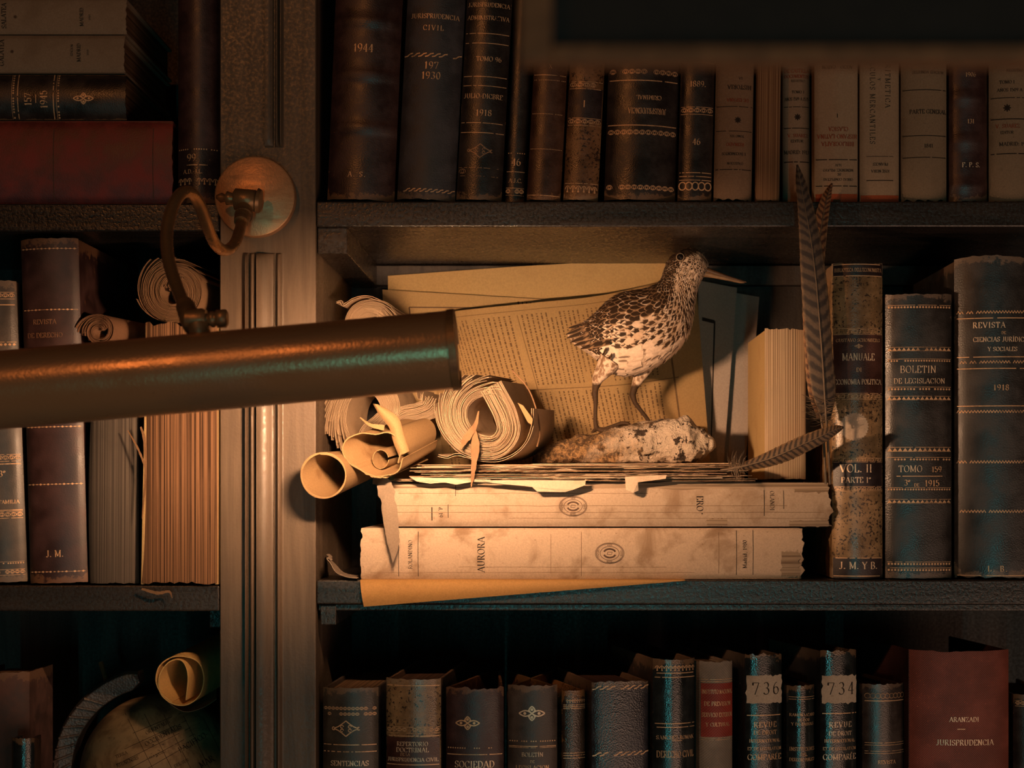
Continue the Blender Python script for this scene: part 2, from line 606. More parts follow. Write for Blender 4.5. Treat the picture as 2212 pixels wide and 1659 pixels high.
def band(mb, mp, kind, u0, u1, v, h, wear=0.0):
    """one gilt band across the spine from u0 to u1 at height v"""
    W = u1 - u0
    keep = lambda: rnd.random() >= wear

    def line(vv, wd, seg=26):
        for i in range(seg):
            if keep():
                stroke(mb, [(u0 + W * i / seg, vv), (u0 + W * (i + 1) / seg, vv)], wd, mp)
    if kind == 'line':
        line(v, h)
    elif kind == 'lines2':
        line(v + h * .5, h * .22)
        line(v - h * .5, h * .22)
    elif kind == 'lines3':
        for q in (.5, 0, -.5):
            line(v + h * q, h * .16)
    elif kind == 'dots':
        n = max(4, int(W / (h * 1.25)))
        for i in range(n):
            if keep():
                disc(mb, mp, u0 + W * (i + .5) / n, v, h * .42, n=6)
    elif kind == 'dotline':
        line(v + h * .45, h * .12)
        n = max(4, int(W / (h * .8)))
        for i in range(n):
            if keep():
                disc(mb, mp, u0 + W * (i + .5) / n, v - h * .1, h * .3, n=6)
    elif kind == 'rope':
        n = max(4, int(W / (h * 1.7)))
        p = W / n
        for i in range(n):
            if keep():
                c = u0 + p * (i + .5)
                stroke(mb, [(c - p * .62, v - h * .45), (c - p * .2, v - h * .3), (c + p * .2, v + h * .3), (c + p * .62, v + h * .45)], h * .34, mp)
    elif kind == 'zig':
        n = max(6, int(W / (h * .9)))
        p = W / n
        for i in range(n):
            if keep():
                stroke(mb, [(u0 + p * i, v - h * .4), (u0 + p * (i + .5), v + h * .4), (u0 + p * (i + 1), v - h * .4)], h * .3, mp)
    elif kind == 'tri':
        line(v + h * .5, h * .1)
        line(v - h * .5, h * .1)
        n = max(5, int(W / (h * 1.15)))
        p = W / n
        for i in range(n):
            if keep():
                a = u0 + p * i
                mb.add([mp(a + p * .05, v - h * .4, .0003), mp(a + p * .95, v - h * .4, .0003), mp(a + p * .5, v + h * .35, .0003)], [(0, 1, 2)])
    elif kind == 'greek':
        line(v + h * .52, h * .1)
        line(v - h * .52, h * .1)
        n = max(3, int(W / (h * 1.9)))
        p = W / n
        for i in range(n):
            if keep():
                a = u0 + p * i
                q = [(0, -.25), (.12, -.25), (.12, .3), (.85, .3), (.85, -.25), (.38, -.25), (.38, .03), (.62, .03)]
                stroke2 = [(a + x * p, v + y * h) for x, y in q]
                for a0, b0 in zip(stroke2, stroke2[1:]):
                    stroke(mb, [a0, b0], h * .13, mp)
    elif kind in ('scroll', 'vine'):
        n = max(4, int(W / (h * .95)))
        p = W / n
        for i in range(n):
            c = u0 + p * (i + .5)
            if keep():
                stroke(mb, arc(c, v, p * .45, h * .42, 200, -20, 8), h * .10, mp)
                stroke(mb, arc(c, v + h * .08, p * .2, h * .22, 180, -180, 8), h * .10, mp)
                for dx in (-.22, 0, .22):
                    disc(mb, mp, c + dx * p, v - h * .25 + abs(dx) * h * .3, h * .11, n=5)
        if kind == 'scroll':
            line(v + h * .6, h * .09)
            line(v - h * .6, h * .09)
    elif kind == 'ring':
        n = max(5, int(W / (h * .8)))
        p = W / n
        for i in range(n):
            if keep():
                stroke(mb, arc(u0 + p * (i + .5), v, p * .52, h * .45, 0, 360, 12), h * .14, mp)
    elif kind == 'crest':
        n = max(4, int(W / (h * .75)))
        p = W / n
        for i in range(n):
            if keep():
                c = u0 + p * (i + .5)
                stroke(mb, arc(c, v, p * .42, h * .5, 180, 0, 8), h * .13, mp)
                stroke(mb, [(c, v - h * .4), (c, v + h * .35)], h * .16, mp)
                disc(mb, mp, c, v - h * .35, h * .16, n=6)
    elif kind == 'bead':
        n = max(5, int(W / (h * 1.6)))
        p = W / n
        line(v, h * .14, 20)
        for i in range(n):
            if keep():
                disc(mb, mp, u0 + p * (i + .5), v, p * .30, n=8, ry=h * (.42 if i % 2 else .26))


def ornament(mb, mp, kind, u, v, s):
    """a gilt centre ornament of half-width s"""
    if kind == 'fleur':
        for a in range(4):
            dx, dy = math.cos(a * PI / 2), math.sin(a * PI / 2)
            ln = s * (1 if a % 2 == 0 else .55)
            for side in (-1, 1):
                pts = []
                for i in range(7):
                    t = i / 6
                    wv = math.sin(PI * t) * s * .22 * side
                    pts.append((u + dx * ln * t - dy * wv, v + dy * ln * t + dx * wv))
                stroke(mb, pts, s * .10, mp)
            disc(mb, mp, u + dx * ln * .55, v + dy * ln * .55, s * .12, n=8)
            disc(mb, mp, u + (dx - dy) * s * .24, v + (dy + dx) * s * .24, s * .07, n=6)
        disc(mb, mp, u, v, s * .10, n=8)
    elif kind == 'diamond':
        for sx in (-1, 1):
            for sy in (-1, 1):
                stroke(mb, [(u + sx * s, v), (u + sx * s * .62, v + sy * s * .16), (u + sx * s * .3, v + sy * s * .38), (u, v + sy * s * .62)], s * .09, mp)
                stroke(mb, arc(u + sx * s * .32, v + sy * s * .15, s * .13, s * .11, 0, 300, 8), s * .07, mp)
            stroke(mb, arc(u + sx * s * 1.02, v, s * .12, s * .12, 60, 320, 8), s * .08, mp)
    elif kind == 'star':
        for a in range(8):
            stroke(mb, [(u, v), (u + math.cos(a * PI / 4) * s, v + math.sin(a * PI / 4) * s)], s * .3, mp)
        stroke(mb, arc(u, v, s * .6, s * .6, 0, 360, 14), s * .2, mp)
    elif kind == 'seal':
        for k in (1.0, .93, .66):
            stroke(mb, arc(u, v, s * k, s * k * .72, 0, 360, 40), s * .035, mp)
        stroke(mb, [(u - s * .18, v - s * .08), (u + s * .12, v - s * .1), (u + s * .18, v + s * .08), (u - s * .12, v + s * .1), (u - s * .18, v - s * .08)], s * .04, mp)
        for sd in (-1, 1):
            stroke(mb, arc(u, v, s * .42, s * .3, 20 + 180 * (sd > 0), 160 + 180 * (sd > 0), 12), s * .12, mp)
        for word, a in (('VIDE', 90), ('SAPERE', 180), ('NIHIL', 270), ('AUDE', 0)):
            text(mb, mp, word, u + math.cos(R(a)) * s * .80, v + math.sin(R(a)) * s * .575, s * .13, rot=a - 90 if a != 270 else 0)


# ------------------------------------------------------------------ books
def book(x0, x1, top, bot, label, mat, d=0.004, lean=0, yaw=0, depth=.165, bulge=None, items=(), boards=None, page=None,
         group=None, bands=(), splay=(0, 0), pagefrac=1.0, gilt=GILT, flat=False, name='book', cat='book', ragged=.0006,
         rest=None, warp=None, lip=0.0, hollow=.0):
    """x0..x1, top..bot: spine outline in photo pixels (measured at its foot); flat books lie with the spine to the camera"""
    k = mpp(d)
    if flat:
        wd, h = (bot - top) * k - .0006, (x1 - x0) * k
    else:
        wd, h = (x1 - x0) * k - .0012, (bot - top) * k
    b = bulge if bulge is not None else min(.009, wd * .14)
    cx, cy = (x0 + x1) / 2, (top + bot) / 2
    base = P(cx, bot, d)
    y0 = d + b
    if flat:
        z = (rest if rest is not None else base.z) + wd / 2 + .0004
        loc = (base.x, y0, z)
    else:
        z = (rest if rest is not None else base.z) + abs(math.sin(R(lean))) * wd / 2 + .0003
        loc = (base.x, y0, z)
    root = thing(name, label, cat, loc, group, (0, 0 if flat else R(lean), R(yaw)))

    # picture-frame coordinates on the spine: a to the right, bb up, both from the middle of the spine foot (upright) or its centre (flat)
    def rise(v):
        q = 0
        for (bv, bh, bw) in bl:
            t = (v - bv) / bw
            if abs(t) < 1:
                q += bh * (1 - t * t) ** 1.2
        return q
    bl = [((bot - py) * k, .0014, .0042) for py in bands]

    if flat:
        def mp(a, bb, off):
            u = max(-.5, min(.5, bb / wd))
            return Vector((a, -b * (1 - (2 * u) ** 2) - off, bb))
        U0, U1, V0, V1 = -h / 2, h / 2, -wd / 2, wd / 2
    else:
        def mp(a, bb, off):
            u = max(-.5, min(.5, a / wd))
            return Vector((a, -b * (1 - (2 * u) ** 2) - off - rise(bb), bb))
        U0, U1, V0, V1 = -wd / 2, wd / 2, 0, h
    # spine shell
    nu = 18
    nv = max(24, int(h / .004)) if bands else 26
    rows = []
    sp = MB()
    for i in range(nv + 1):
        r = []
        for j in range(nu + 1):
            q = -.5 + j / nu
            t = i / nv
            jit = 0
            if i in (0, nv):
                jit = noise.noise(Vector((q * 14 + x0, i * 3.1, top * .1))) * ragged * 2
                if i == 0:
                    jit = abs(jit) + .0007
                if i == nv:
                    jit -= lip * (1 - (2 * q) ** 2)
            edge = .0015 * (abs(2 * q) ** 14)
            if flat:
                p = mp(U0 + h * t + jit, q * (wd - .0014), 0)
            else:
                p = mp(q * wd, V0 + h * t + jit, 0)
            p.y += edge + .00058
            r.append(p)
        rows.append(r)
    sp.sheet(rows, .0011)
    spine = build('spine', sp, mat, root)
    # boards and leaves
    bm_ = boards or mat
    pm = page or pages((.26, .15, .08), axis=2 if flat else 0)
    tb = .0024
    for sgn in (-1, 1):
        ang = R(splay[0] if sgn < 0 else splay[1])
        M_ = Matrix.Translation((0, 0, 0))
        q = MB()
        if flat:
            q.box((-h / 2 + .001, 0.0012, 0), (h / 2 - .001, depth, tb))
            M_ = Matrix.Translation((0, 0, wd / 2 - tb if sgn > 0 else -wd / 2))
        else:
            xa = wd / 2 - tb if sgn > 0 else -wd / 2
            q.box((0 if sgn < 0 else 0, .0012, .0006), (tb, depth, h - .0006))
            M_ = Matrix.Translation((xa, 0, 0)) @ Matrix.Rotation(ang, 4, 'Z')
        q.v = [M_ @ p for p in q.v]
        build('cover_board', q, bm_, root, bevel=.0005)
    if pagefrac > 0:
        q = MB()
        iw = wd / 2 - tb - .0008
        if pagefrac < 1:
            iw *= pagefrac
        if flat:
            q.box((-h / 2 + .004, .0025, -iw), (h / 2 - .004, depth - .004, iw))
        else:
            q.box((-iw, .0025, .003), (iw, depth - .004, h - .004 - hollow))
        build('page_block', q, pm, root)
    # lettering, tooling, labels
    tl = []
    ca, sa = math.cos(R(lean)), math.sin(R(lean))

    def loc_uv(px, py):
        dx = (px - cx) * k if px is not None else None
        dy = (bot - py) * k if not flat else (cy - py) * k
        if flat:
            return dx, dy
        if dx is None:
            return 0.0, dy / ca
        return dx * ca - dy * sa, dx * sa + dy * ca
    for it in items:
        it = list(it)
        opt = it.pop() if isinstance(it[-1], dict) else {}
        typ = it[0]
        m = opt.get('m', gilt)
        if typ == 't':
            s, py, hp = it[1:4]
            u, v = loc_uv(opt.get('x'), py)
            mb = MB()
            tl.append((mb, m, 'title_lettering'))
            mw = opt.get('w', None)
            if mw is None and not opt.get('rot'):
                mw = wd / k * .94
            text(mb, mp, s, u, v, hp * k, opt.get('rot', 0), mw * k if mw else None, opt.get('weight', .17), opt.get('tr', .08), opt.get('wear', 0) * .35)
        elif typ == 'b':
            kind, py, hp = it[1:4]
            u, v = loc_uv(None, py)
            mb = MB()
            tl.append((mb, m, 'printed_rule' if m in (INK, INKR, INKF) else 'gilt_band'))
            e = opt.get('e', .97)
            band(mb, mp, kind, -wd / 2 * e, wd / 2 * e, v, hp * k, opt.get('wear', .06))
        elif typ == 'v':     # printed rule: a vertical line on a flat book
            px, ya, yb, wp = it[1:5]
            mb = MB()
            tl.append((mb, m, 'printed_rule' if m in (INK, INKR, INKF) else 'gilt_rule'))
            u, va = loc_uv(px, ya)
            _, vb = loc_uv(px, yb)
            stroke(mb, [(u, va + (vb - va) * i / 6) for i in range(7)], wp * k, mp)
        elif typ == 'h':     # crease running along a flat book's spine
            xa, xb, py, wp = it[1:5]
            mb = MB()
            tl.append((mb, m, 'paper_crease'))
            ua, v = loc_uv(xa, py)
            ub, _ = loc_uv(xb, py)
            stroke(mb, [(ua + (ub - ua) * i / 40, v + noise.noise(Vector((i * .3, py, 1))) * k * 1.2) for i in range(41)], wp * k, mp)
        elif typ == 'g':     # tooled band across a flat book's spine
            kind, px, hp = it[1:4]
            mb = MB()
            tl.append((mb, m, 'gilt_band'))
            u, _ = loc_uv(px, cy)
            sw = lambda a, bb, off, u=u: mp(u - bb, a, off)
            band(mb, sw, kind, -wd / 2 * .97, wd / 2 * .97, 0, hp * k, opt.get('wear', .06))
        elif typ == 'o':
            kind, px, py, sp_ = it[1:5]
            u, v = loc_uv(px, py)
            mb = MB()
            tl.append((mb, m, 'printed_ornament' if m in (INK, INKR, INKF) else 'gilt_ornament'))
            ornament(mb, mp, kind, u, v, sp_ * k)
        elif typ == 'p':     # a pasted label or painted foot glow
            nm, pmat, xa, xb, ya, yb = it[1:7]
            q = MB()
            rr = []
            for i in range(9):
                row = []
                for j in range(15):
                    f, g = j / 14, i / 8
                    px = (xa + (xb - xa) * f) if xa is not None else None
                    py = ya + (yb - ya) * g
                    if px is None:
                        u, v = loc_uv(None, py)
                        u = (f - .5) * wd * .985
                    else:
                        u, v = loc_uv(px, py)
                    rg = opt.get('rag', 0) * k
                    if rg:
                        u += noise.noise(Vector((f * 7, g * 7, x0))) * rg * (1 if j in (0, 14) else 0)
                        v += noise.noise(Vector((f * 9 + 5, g * 9, x0))) * rg * (1 if i in (0, 8) else 0)
                    row.append(mp(u, v, .00012))
                rr.append(row)
            q.grid(rr, True)
            o = build(nm, q, pmat, spine)
            if opt.get('label'):
                o['label'] = opt['label']
        elif typ == 'r':     # round seal
            pmat, px, py, rp = it[1:5]
            u, v = loc_uv(px, py)
            q = MB()
            n = 60
            rr = [[mp(u + rp * k * f * (1 + .05 * math.cos(i * PI) * (f > .9)) * math.cos(2 * PI * i / n), v + rp * k * f * (1 + .05 * math.cos(i * PI) * (f > .9)) * math.sin(2 * PI * i / n), .0002) for i in range(n)] for f in (.01, .2, .4, .6, .8, 1)]
            q.grid(rr, True, True, flip=True)
            build('round_label', q, pmat, spine)
    for mb, m, nm in tl:
        if mb.v:
            build(nm, mb, m, spine)
    if warp:
        for o in root.children_recursive:
            for v in o.data.vertices:
                v.co.x = warp(v.co.x / k, max(0, min(1, v.co.z / h))) * k
    return root

# ------------------------------------------------------------------ the bookcase
WOOD = wood((.034, .026, .021), 'dark_painted_wood', .27, 0, .45, .5, .6)
WOODZ = wood((.15, .105, .07), 'dark_painted_upright', .42, 2, .2, .35)
WOODB = wood((.045, .034, .028), 'dark_back_boards', .6, 2, .3, .6)
XL, XR = P(474, 0).x, P(683, 0).x
X0, X1 = -.72, .56
ZB, ZT = -.62, .62
DEP = .25
bc = thing('bookcase', 'tall dark brown wooden bookcase with a moulded upright between its two bays', 'bookcase', (XL, 0, ZB))
OFF = bc.location
SH = {'ru': (435, 490), 'lu': (440, 500), 'rm': (1253, 1305), 'lm': (1265, 1320)}
ZS = {k: P(0, a).z for k, (a, b) in SH.items()}
q = MB()
q.box((X0, DEP, ZB), (X1, DEP + .012, ZT))
build('back_panel', q, WOODB, bc, off=OFF)
q = MB()
q.box((XL + .0004, .0005, ZB), (XR - .0004, DEP - .0004, ZT))
build('upright', q, WOODZ, bc, off=OFF, bevel=.0008)
for nm, a, b_ in (('side_panel', X0 - .02, X0 - .0004), ('side_panel', X1 + .0004, X1 + .02)):
    q = MB()
    q.box((a, 0, ZB), (b_, DEP, ZT))
    build(nm, q, WOODZ, bc, off=OFF)
for key, (a, b_) in SH.items():
    q = MB()
    z1, z0 = P(0, a).z, P(0, b_).z
    xa, xb = (X0, XL) if key[0] == 'l' else (XR, X1)
    q.box((xa + .0002, .0, z0), (xb - .0002, DEP - .0004, z1))
    build('shelf', q, WOOD, bc, off=OFF, bevel=.0012)
ZLOW_R, ZLOW_L = P(0, 2120).z, P(0, 2190).z
for xa, xb, z1 in ((XR, X1, ZLOW_R), (X0, XL, ZLOW_L)):
    q = MB()
    q.box((xa + .0002, 0, z1 - .02), (xb - .0002, DEP - .0004, z1))
    build('shelf', q, WOOD, bc, off=OFF, bevel=.0012)
# cleats carrying the shelves on the upright, and a batten under the upper shelf
for x0_, x1_, ya, yb in ((692, 726, 1306, 1350), (686, 750, 491, 548)):
    q = MB()
    q.box((P(x0_, 0, .004).x, .004, P(0, yb, .004).z), (P(x1_, 0, .004).x, DEP - .001, P(0, ya, .004).z - .0003))
    build('cleat', q, WOOD, bc, off=OFF, bevel=.0008)
q = MB()
q.box((P(452, 0, .02).x, .02, P(0, 1356, .02).z), (XL - .0003, DEP - .001, P(0, 1320, 0).z - .0003))
build('cleat', q, WOOD, bc, off=OFF, bevel=.0008)
q = MB()
q.box((XR + .001, DEP - .014, P(0, 616, .236).z), (X1 - .001, DEP - .0004, P(0, 492, 0).z - .0003))
build('batten', q, WOODB, bc, off=OFF, bevel=.001)
q = MB()
q.box((XR + .001, .006, P(0, 1319, .006).z), (X1 - .001, .02, P(0, 1305, 0).z - .0003))
build('batten', q, WOOD, bc, off=OFF, bevel=.0008)


def moulding(prof, py0, py1, cap_top=False, cap_bot=False):
    """prof: (px, depth) from left to right, run vertically from py0 (top) to py1 (bottom)"""
    q = MB()
    z1, z0 = P(0, py0).z, P(0, py1).z
    zs = [z0 + (z1 - z0) * i / 10 for i in range(11)]
    if cap_top:
        zs = [z0, z1 - .010, z1 - .006, z1 - .003, z1 - .001, z1]
    if cap_bot:
        zs = [z1, z0 + .010, z0 + .006, z0 + .003, z0 + .001, z0]
    rows = []
    for i, z in enumerate(zs):
        s = 1.0
        if (cap_top or cap_bot) and i:
            s = (1, .92, .8, .55, .04)[i - 1]
        rows.append([Vector((P(px, 0).x, dd * s if dd < 0 else dd, z)) for px, dd in prof])
    q.grid(rows, True, flip=not cap_bot)
    o = build('moulding', q, WOODZ, bc, off=OFF)
    m = o.modifiers.new('edges', 'EDGE_SPLIT')
    m.split_angle = R(35)
    return o


def rnd_prof(x0, x1, h, n=8, base=-.0008):
    return [(x0 + (x1 - x0) * i / n, base - h * math.sqrt(max(0, 1 - (2 * i / n - 1) ** 2))) for i in range(n + 1)]


low = [(531, .0004), (532, -.0062), (536, -.0066), (538, .0002), (540, .0002)] + rnd_prof(541, 552, .0052, 6, -.0004) + [(553, .0002), (555, .0002)] + \
      [(557, -.0078), (566, -.0080), (574, -.0074), (580, -.0062), (586, -.0046), (590, -.0036), (592, -.0034), (593, .0002), (597, .0002)] + rnd_prof(598, 609, .0050, 6, -.0004) + [(610, .0002), (612, .0004)]
moulding(low, 547, 2300, cap_top=True)
up = [(572, .0004), (573, -.003)] + [(580, -.0034), (586, -.0030), (590, -.0020), (591, .0002), (594, .0002)] + rnd_prof(595, 602, .0040, 5, -.0004) + [(603, .0002)] + rnd_prof(604, 611, .0040, 5, -.0004) + [(613, .0004)]
moulding(up, -600, 318, cap_bot=True)

# ------------------------------------------------------------------ the picture lamp
BR = brass((.50, .30, .155), (.29, .205, .135), .15, 'aged_brass_tube', .55, 26)
BRA = brass((.60, .35, .16), (.26, .17, .10), .2, 'aged_brass_arm', .5, 40, .8)
BRD = brass((.32, .19, .09), (.08, .05, .035), .34, 'dark_brass', .6, 70)
BRP = brass((.62, .34, .17), (.42, .22, .10), .36, 'brushed_brass_plate', .6, 120)
TD = -.27
kT = mpp(TD)
RT = 83 * kT
pa, pb = P(-260, 866, TD), P(985, 755, TD)
ax = (pb - pa).normalized()
LT = (pb - pa).length
side = Vector((0, 1, 0))
upv = side.cross(ax).normalized() * -1
if upv.z < 0:
    upv = -upv
lamp = thing('picture_lamp', 'brass tube picture lamp on a curved arm fixed to the bookcase upright', 'lamp', P(553, 427, -.006))
LO = lamp.location


def tube_pt(x, ang, r):
    """ang 0 = towards the bookcase, 90 = up"""
    return pa + ax * x + side * (r * math.cos(R(ang))) + upv * (r * math.sin(R(ang)))


A0, A1 = 12, 360 - 28        # metal runs from A0 over the top and the front to A1; the slot faces the books
n = 60
q = MB()
outer, inner = [], []
xs = [LT * i / 24 for i in range(25)]
angs = [A0 + (A1 - A0) * j / n for j in range(n + 1)]
lipx = [0, .004, .008]
for x in xs:
    outer.append([tube_pt(x, a, RT) for a in angs])
q.sheet(outer, .0012)
build('tube_shade', q, BR, lamp, off=LO)
# rolled rims along the two slot edges and the collar at the end
q = MB()
for a in (A0, A1):
    q.tube([tube_pt(x, a, RT) for x in xs], .0014, 8)
build('slot_rim', q, BR, lamp, off=LO)
q = MB()
ring = [tube_pt(LT - .004, a, RT + .0009) for a in angs], [tube_pt(LT + .0012, a, RT + .0009) for a in angs]
q.sheet(list(ring), .0012)
build('end_collar', q, BRD, lamp, off=LO)
for xx in (LT - .0006,):
    q = MB()
    rows = []
    for rr, dx in ((.0, .0016), (.4, .0014), (.8, .001), (.98, 0)):
        rows.append([tube_pt(xx + dx, 360 * j / 48, RT * rr) for j in range(48)])
    q.grid(rows, True, True)
    build('end_cap', q, BRD, lamp, off=LO)
white = plain('lamp_reflector_white', (.75, .62, .42), .6)
q = MB()
q.sheet([[tube_pt(x, a, RT - .0022) for a in angs] for x in xs], .0006)
build('reflector', q, white, lamp, off=LO)
# the tubular bulb inside the slot
s = NT('lit_bulb')
s.b.inputs['Base Color'].default_value = (1, .8, .5, 1)
s.b.inputs['Emission Color'].default_value = (1.0, .565, .31, 1)
s.b.inputs['Emission Strength'].default_value = BULB_POWER
BULB = s.m
q = MB()
b0, b1 = P(790, 777, TD), P(968, 757, TD)
q.tube([b0 + ax * (t * (b1 - b0).length) + side * .006 for t in (0, .03, .5, .97, 1)], [.003, .0055, .0055, .0055, .003], 12)
build('bulb', q, BULB, lamp, off=LO)
q = MB()
q.tube([P(600, 801, TD) + side * .006, P(780, 780, TD) + side * .006], .008, 16)
build('bulb_socket', q, BRD, lamp, off=LO)
# wall plate
pc = P(553, 427, -.004)
Mp = Matrix.Translation((pc.x, -.0004, pc.z)) @ Matrix.Rotation(R(90), 4, 'X')
RPL = 87 * mpp(-.006)
q = MB()
q.lathe([(RPL * .97, 0), (RPL, .0018), (RPL, .0085), (RPL * .985, .0100), (RPL * .95, .0106), (.0001, .0110)], 64, Mp)
o = build('wall_plate', q, BRP, lamp, off=LO)
m = o.modifiers.new('edges', 'EDGE_SPLIT')
m.split_angle = R(40)
# swivel joint
q = MB()
J = P(537, 432, -.030)
q.tube([P(545, 430, -.012), P(542, 430, -.024)], .0075, 18)
q.tube([P(505, 430, -.030), P(508, 430, -.030), P(552, 434, -.030), P(556, 434, -.030)], [.0065, .0088, .0088, .0068], 20)
q.tube([P(556, 434, -.030), P(563, 435, -.030)], [.0105, .0092], 20)
build('swivel_joint', q, BRD, lamp, off=LO)
q = MB()
q.tube([P(467, 425, -.031), P(478, 427, -.031), P(486, 428, -.031), P(490, 428, -.031), P(498, 429, -.031), P(506, 430, -.031)], [.0014, .0042, .0030, .0058, .0050, .0048], 14)
build('thumb_screw', q, BRD, lamp, off=LO)
# curved arm
path = [(530, 448, -.032, 18), (524, 470, -.040, 16), (518, 498, -.055, 15), (506, 528, -.075, 16), (486, 541, -.092, 16), (466, 528, -.108, 15.5), (452, 500, -.122, 15),
        (441, 468, -.135, 14.5), (428, 436, -.148, 14.5), (412, 416, -.160, 15), (394, 417, -.170, 15), (378, 436, -.180, 15), (366, 470, -.190, 15.5), (360, 510, -.200, 15.5),
        (363, 555, -.212, 16), (375, 600, -.225, 16), (390, 640, -.238, 16.5), (401, 664, -.248, 17)]
pp = cr([(a, b, c, r) for a, b, c, r in path], 90)
q = MB()
q.tube([P(a, b, c) for a, b, c, r in pp], [.00455] * 90, 16)
build('curved_arm', q, BRA, lamp, off=LO)
q = MB()
q.tube([P(530, 444, -.031), P(524, 468, -.040), P(521, 480, -.046)], [.0066, .0066, .0058], 18)
q.tube([P(527, 462, -.037), P(526, 466, -.039)], .0074, 18)
build('arm_ferrule', q, BRD, lamp, off=LO)
q = MB()
q.tube([P(398, 655, -.244), P(401, 662, -.247), P(410, 690, -.257), P(416, 708, -.262)], [.0056, .0066, .0068, .0060], 18)
build('arm_ferrule', q, BRD, lamp, off=LO)
q = MB()
q.tube([P(402, 690, -.264), P(436, 692, -.264), P(446, 692, -.264)], [.0068, .0082, .0070], 20)
q.tube([P(428, 700, -.266), P(432, 720, -.267), P(434, 735, -.268), P(436, 752, -.269)], [.0072, .0070, .0048, .0052], 18)
build('tube_clamp', q, BRD, lamp, off=LO)
q = MB()
q.tube([P(446, 691, -.264), P(452, 691, -.264), P(456, 690, -.264), P(462, 690, -.264), P(466, 690, -.264), P(469, 689, -.264), P(488, 688, -.264), P(492, 688, -.264)],
       [.0042, .0040, .0056, .0056, .0042, .0062, .0064, .0046], 16)
build('thumb_screw', q, BRD, lamp, off=LO)

# ------------------------------------------------------------------ the blurred panel close to the camera
bd = -.93
tl_, br_ = P(1122, -420, bd), P(2700, 132, bd)
pan = thing('hanging_panel', 'out of focus dark panel with a brown rim hanging near at upper right', 'panel', (tl_.x, bd, br_.z))
kb = mpp(bd)
DK = plain('black_panel_face', (.012, .009, .007), .7)
RIM = plain('dark_brown_rim', (.20, .10, .045), .7)
x0_, x1_, z0_, z1_ = tl_.x, br_.x, br_.z, tl_.z
q = MB()
q.box((x0_ + 70 * kb, bd + .002, z0_ + 36 * kb), (x1_, bd + .008, z1_))
build('panel_face', q, DK, pan, off=pan.location)
q = MB()
q.box((x0_, bd, z0_), (x0_ + 70 * kb, bd + .010, z1_))
q.box((x0_ + 70 * kb, bd, z0_), (x1_, bd + .010, z0_ + 36 * kb))
build('rim', q, RIM, pan, off=pan.location, bevel=.0008)

# ------------------------------------------------------------------ books
MAROON = leather((.045, .018, .015), (.19, .09, .04), None, .40)
MAROON2 = leather((.050, .020, .018), (.17, .08, .04), None, .46)
SLATE = leather((.040, .035, .040), (.14, .09, .06), None, .5, 1300, .2)
BLACKB = leather((.030, .022, .019), (.15, .085, .045), None, .34)
OLIVE = leather((.055, .042, .028), (.16, .10, .055), None, .45)
BROWN = leather((.090, .040, .022), (.20, .10, .05), None, .36)
TANSP = leather((.24, .12, .053), (.26, .16, .09), (.045, .022, .012), .34, 900, .15)
TANL = leather((.34, .205, .095), (.30, .20, .12), (.05, .03, .018), .32, 900, .12)
PARCH = paper((.25, .155, .095), (.15, .085, .05), .75, (.10, .055, .03), .4, 'worn_parchment')
PALE = paper((.30, .215, .145), (.20, .13, .08), .75, None, .25, 'pale_paper_binding')
PALESP = paper((.27, .19, .12), (.18, .11, .06), .75, (.09, .055, .035), .4, 'spotted_pale_binding')
CREAM = paper((.36, .25, .16), (.24, .14, .07), .7, None, .2, 'cream_paper_binding')
FOOTGLOW = paper((.36, .075, .025), (.28, .06, .02), .7, None, .2, 'painted_orange_glow')  # orange lamp glow on book feet, put into the colour
DKRED = leather((.055, .022, .018), (.14, .08, .05), None, .4)
BLACKG = leather((.020, .024, .024), (.17, .10, .055), None, .19, 1000, .13)
NAVYB = leather((.042, .040, .048), (.18, .12, .08), None, .30, 750, .3)
GREYCL = cloth((.30, .235, .18), .6)
REDCL = cloth((.32, .05, .034), .5)
REDL = leather((.20, .018, .012), (.2, .05, .03), None, .55, 900, .1, .2)
DKLAB = leather((.030, .016, .016), None, None, .4)
MARLAB = leather((.07, .024, .016), None, None, .4)
WHITELAB = paper((.60, .47, .35), (.26, .17, .10), .75, (.16, .1, .06), .2, 'library_label_paper')
BOARDS = leather((.025, .016, .013), (.16, .09, .05), (.09, .045, .02), .5)
BOARDK = leather((.018, .016, .016), (.10, .07, .05), None, .5)
PG = pages((.30, .18, .10))
PGB = pages((.42, .27, .15), None, 0, 2200)

zr, zl = ZS['ru'], ZS['lu']
GU = 'old books on the upper shelf of the right bay'
U = dict(group=GU, rest=zr)
T = -150
I = lambda **k: dict(m=INK, **k)
book(703, 850, T, 434, 'thick maroon book stamped 1944, leftmost on the upper right shelf', MAROON, lean=2.4, items=[
    ('t', '1944', 104, 17, {'x': 785}), ('t', 'A. S.', 377, 11, {'x': 770, 'tr': .3})], bands=(44, 161, 276, -70), **U)
book(855, 982, T, 432, 'dark slate book stamped 197 and 1930 beside the maroon one', SLATE, lean=3.0, items=[
    ('t', 'JURISPRUDENCIA', 34, 10, {'x': 940}), ('t', 'CIVIL', 59, 11, {'x': 936, 'tr': .28}), ('b', 'rope', 118, 8), ('t', '197', 140, 15, {'x': 932, 'tr': .18}),
    ('t', '1930', 162, 15, {'x': 931, 'tr': .14}), ('b', 'rope', 410, 7)], **U)
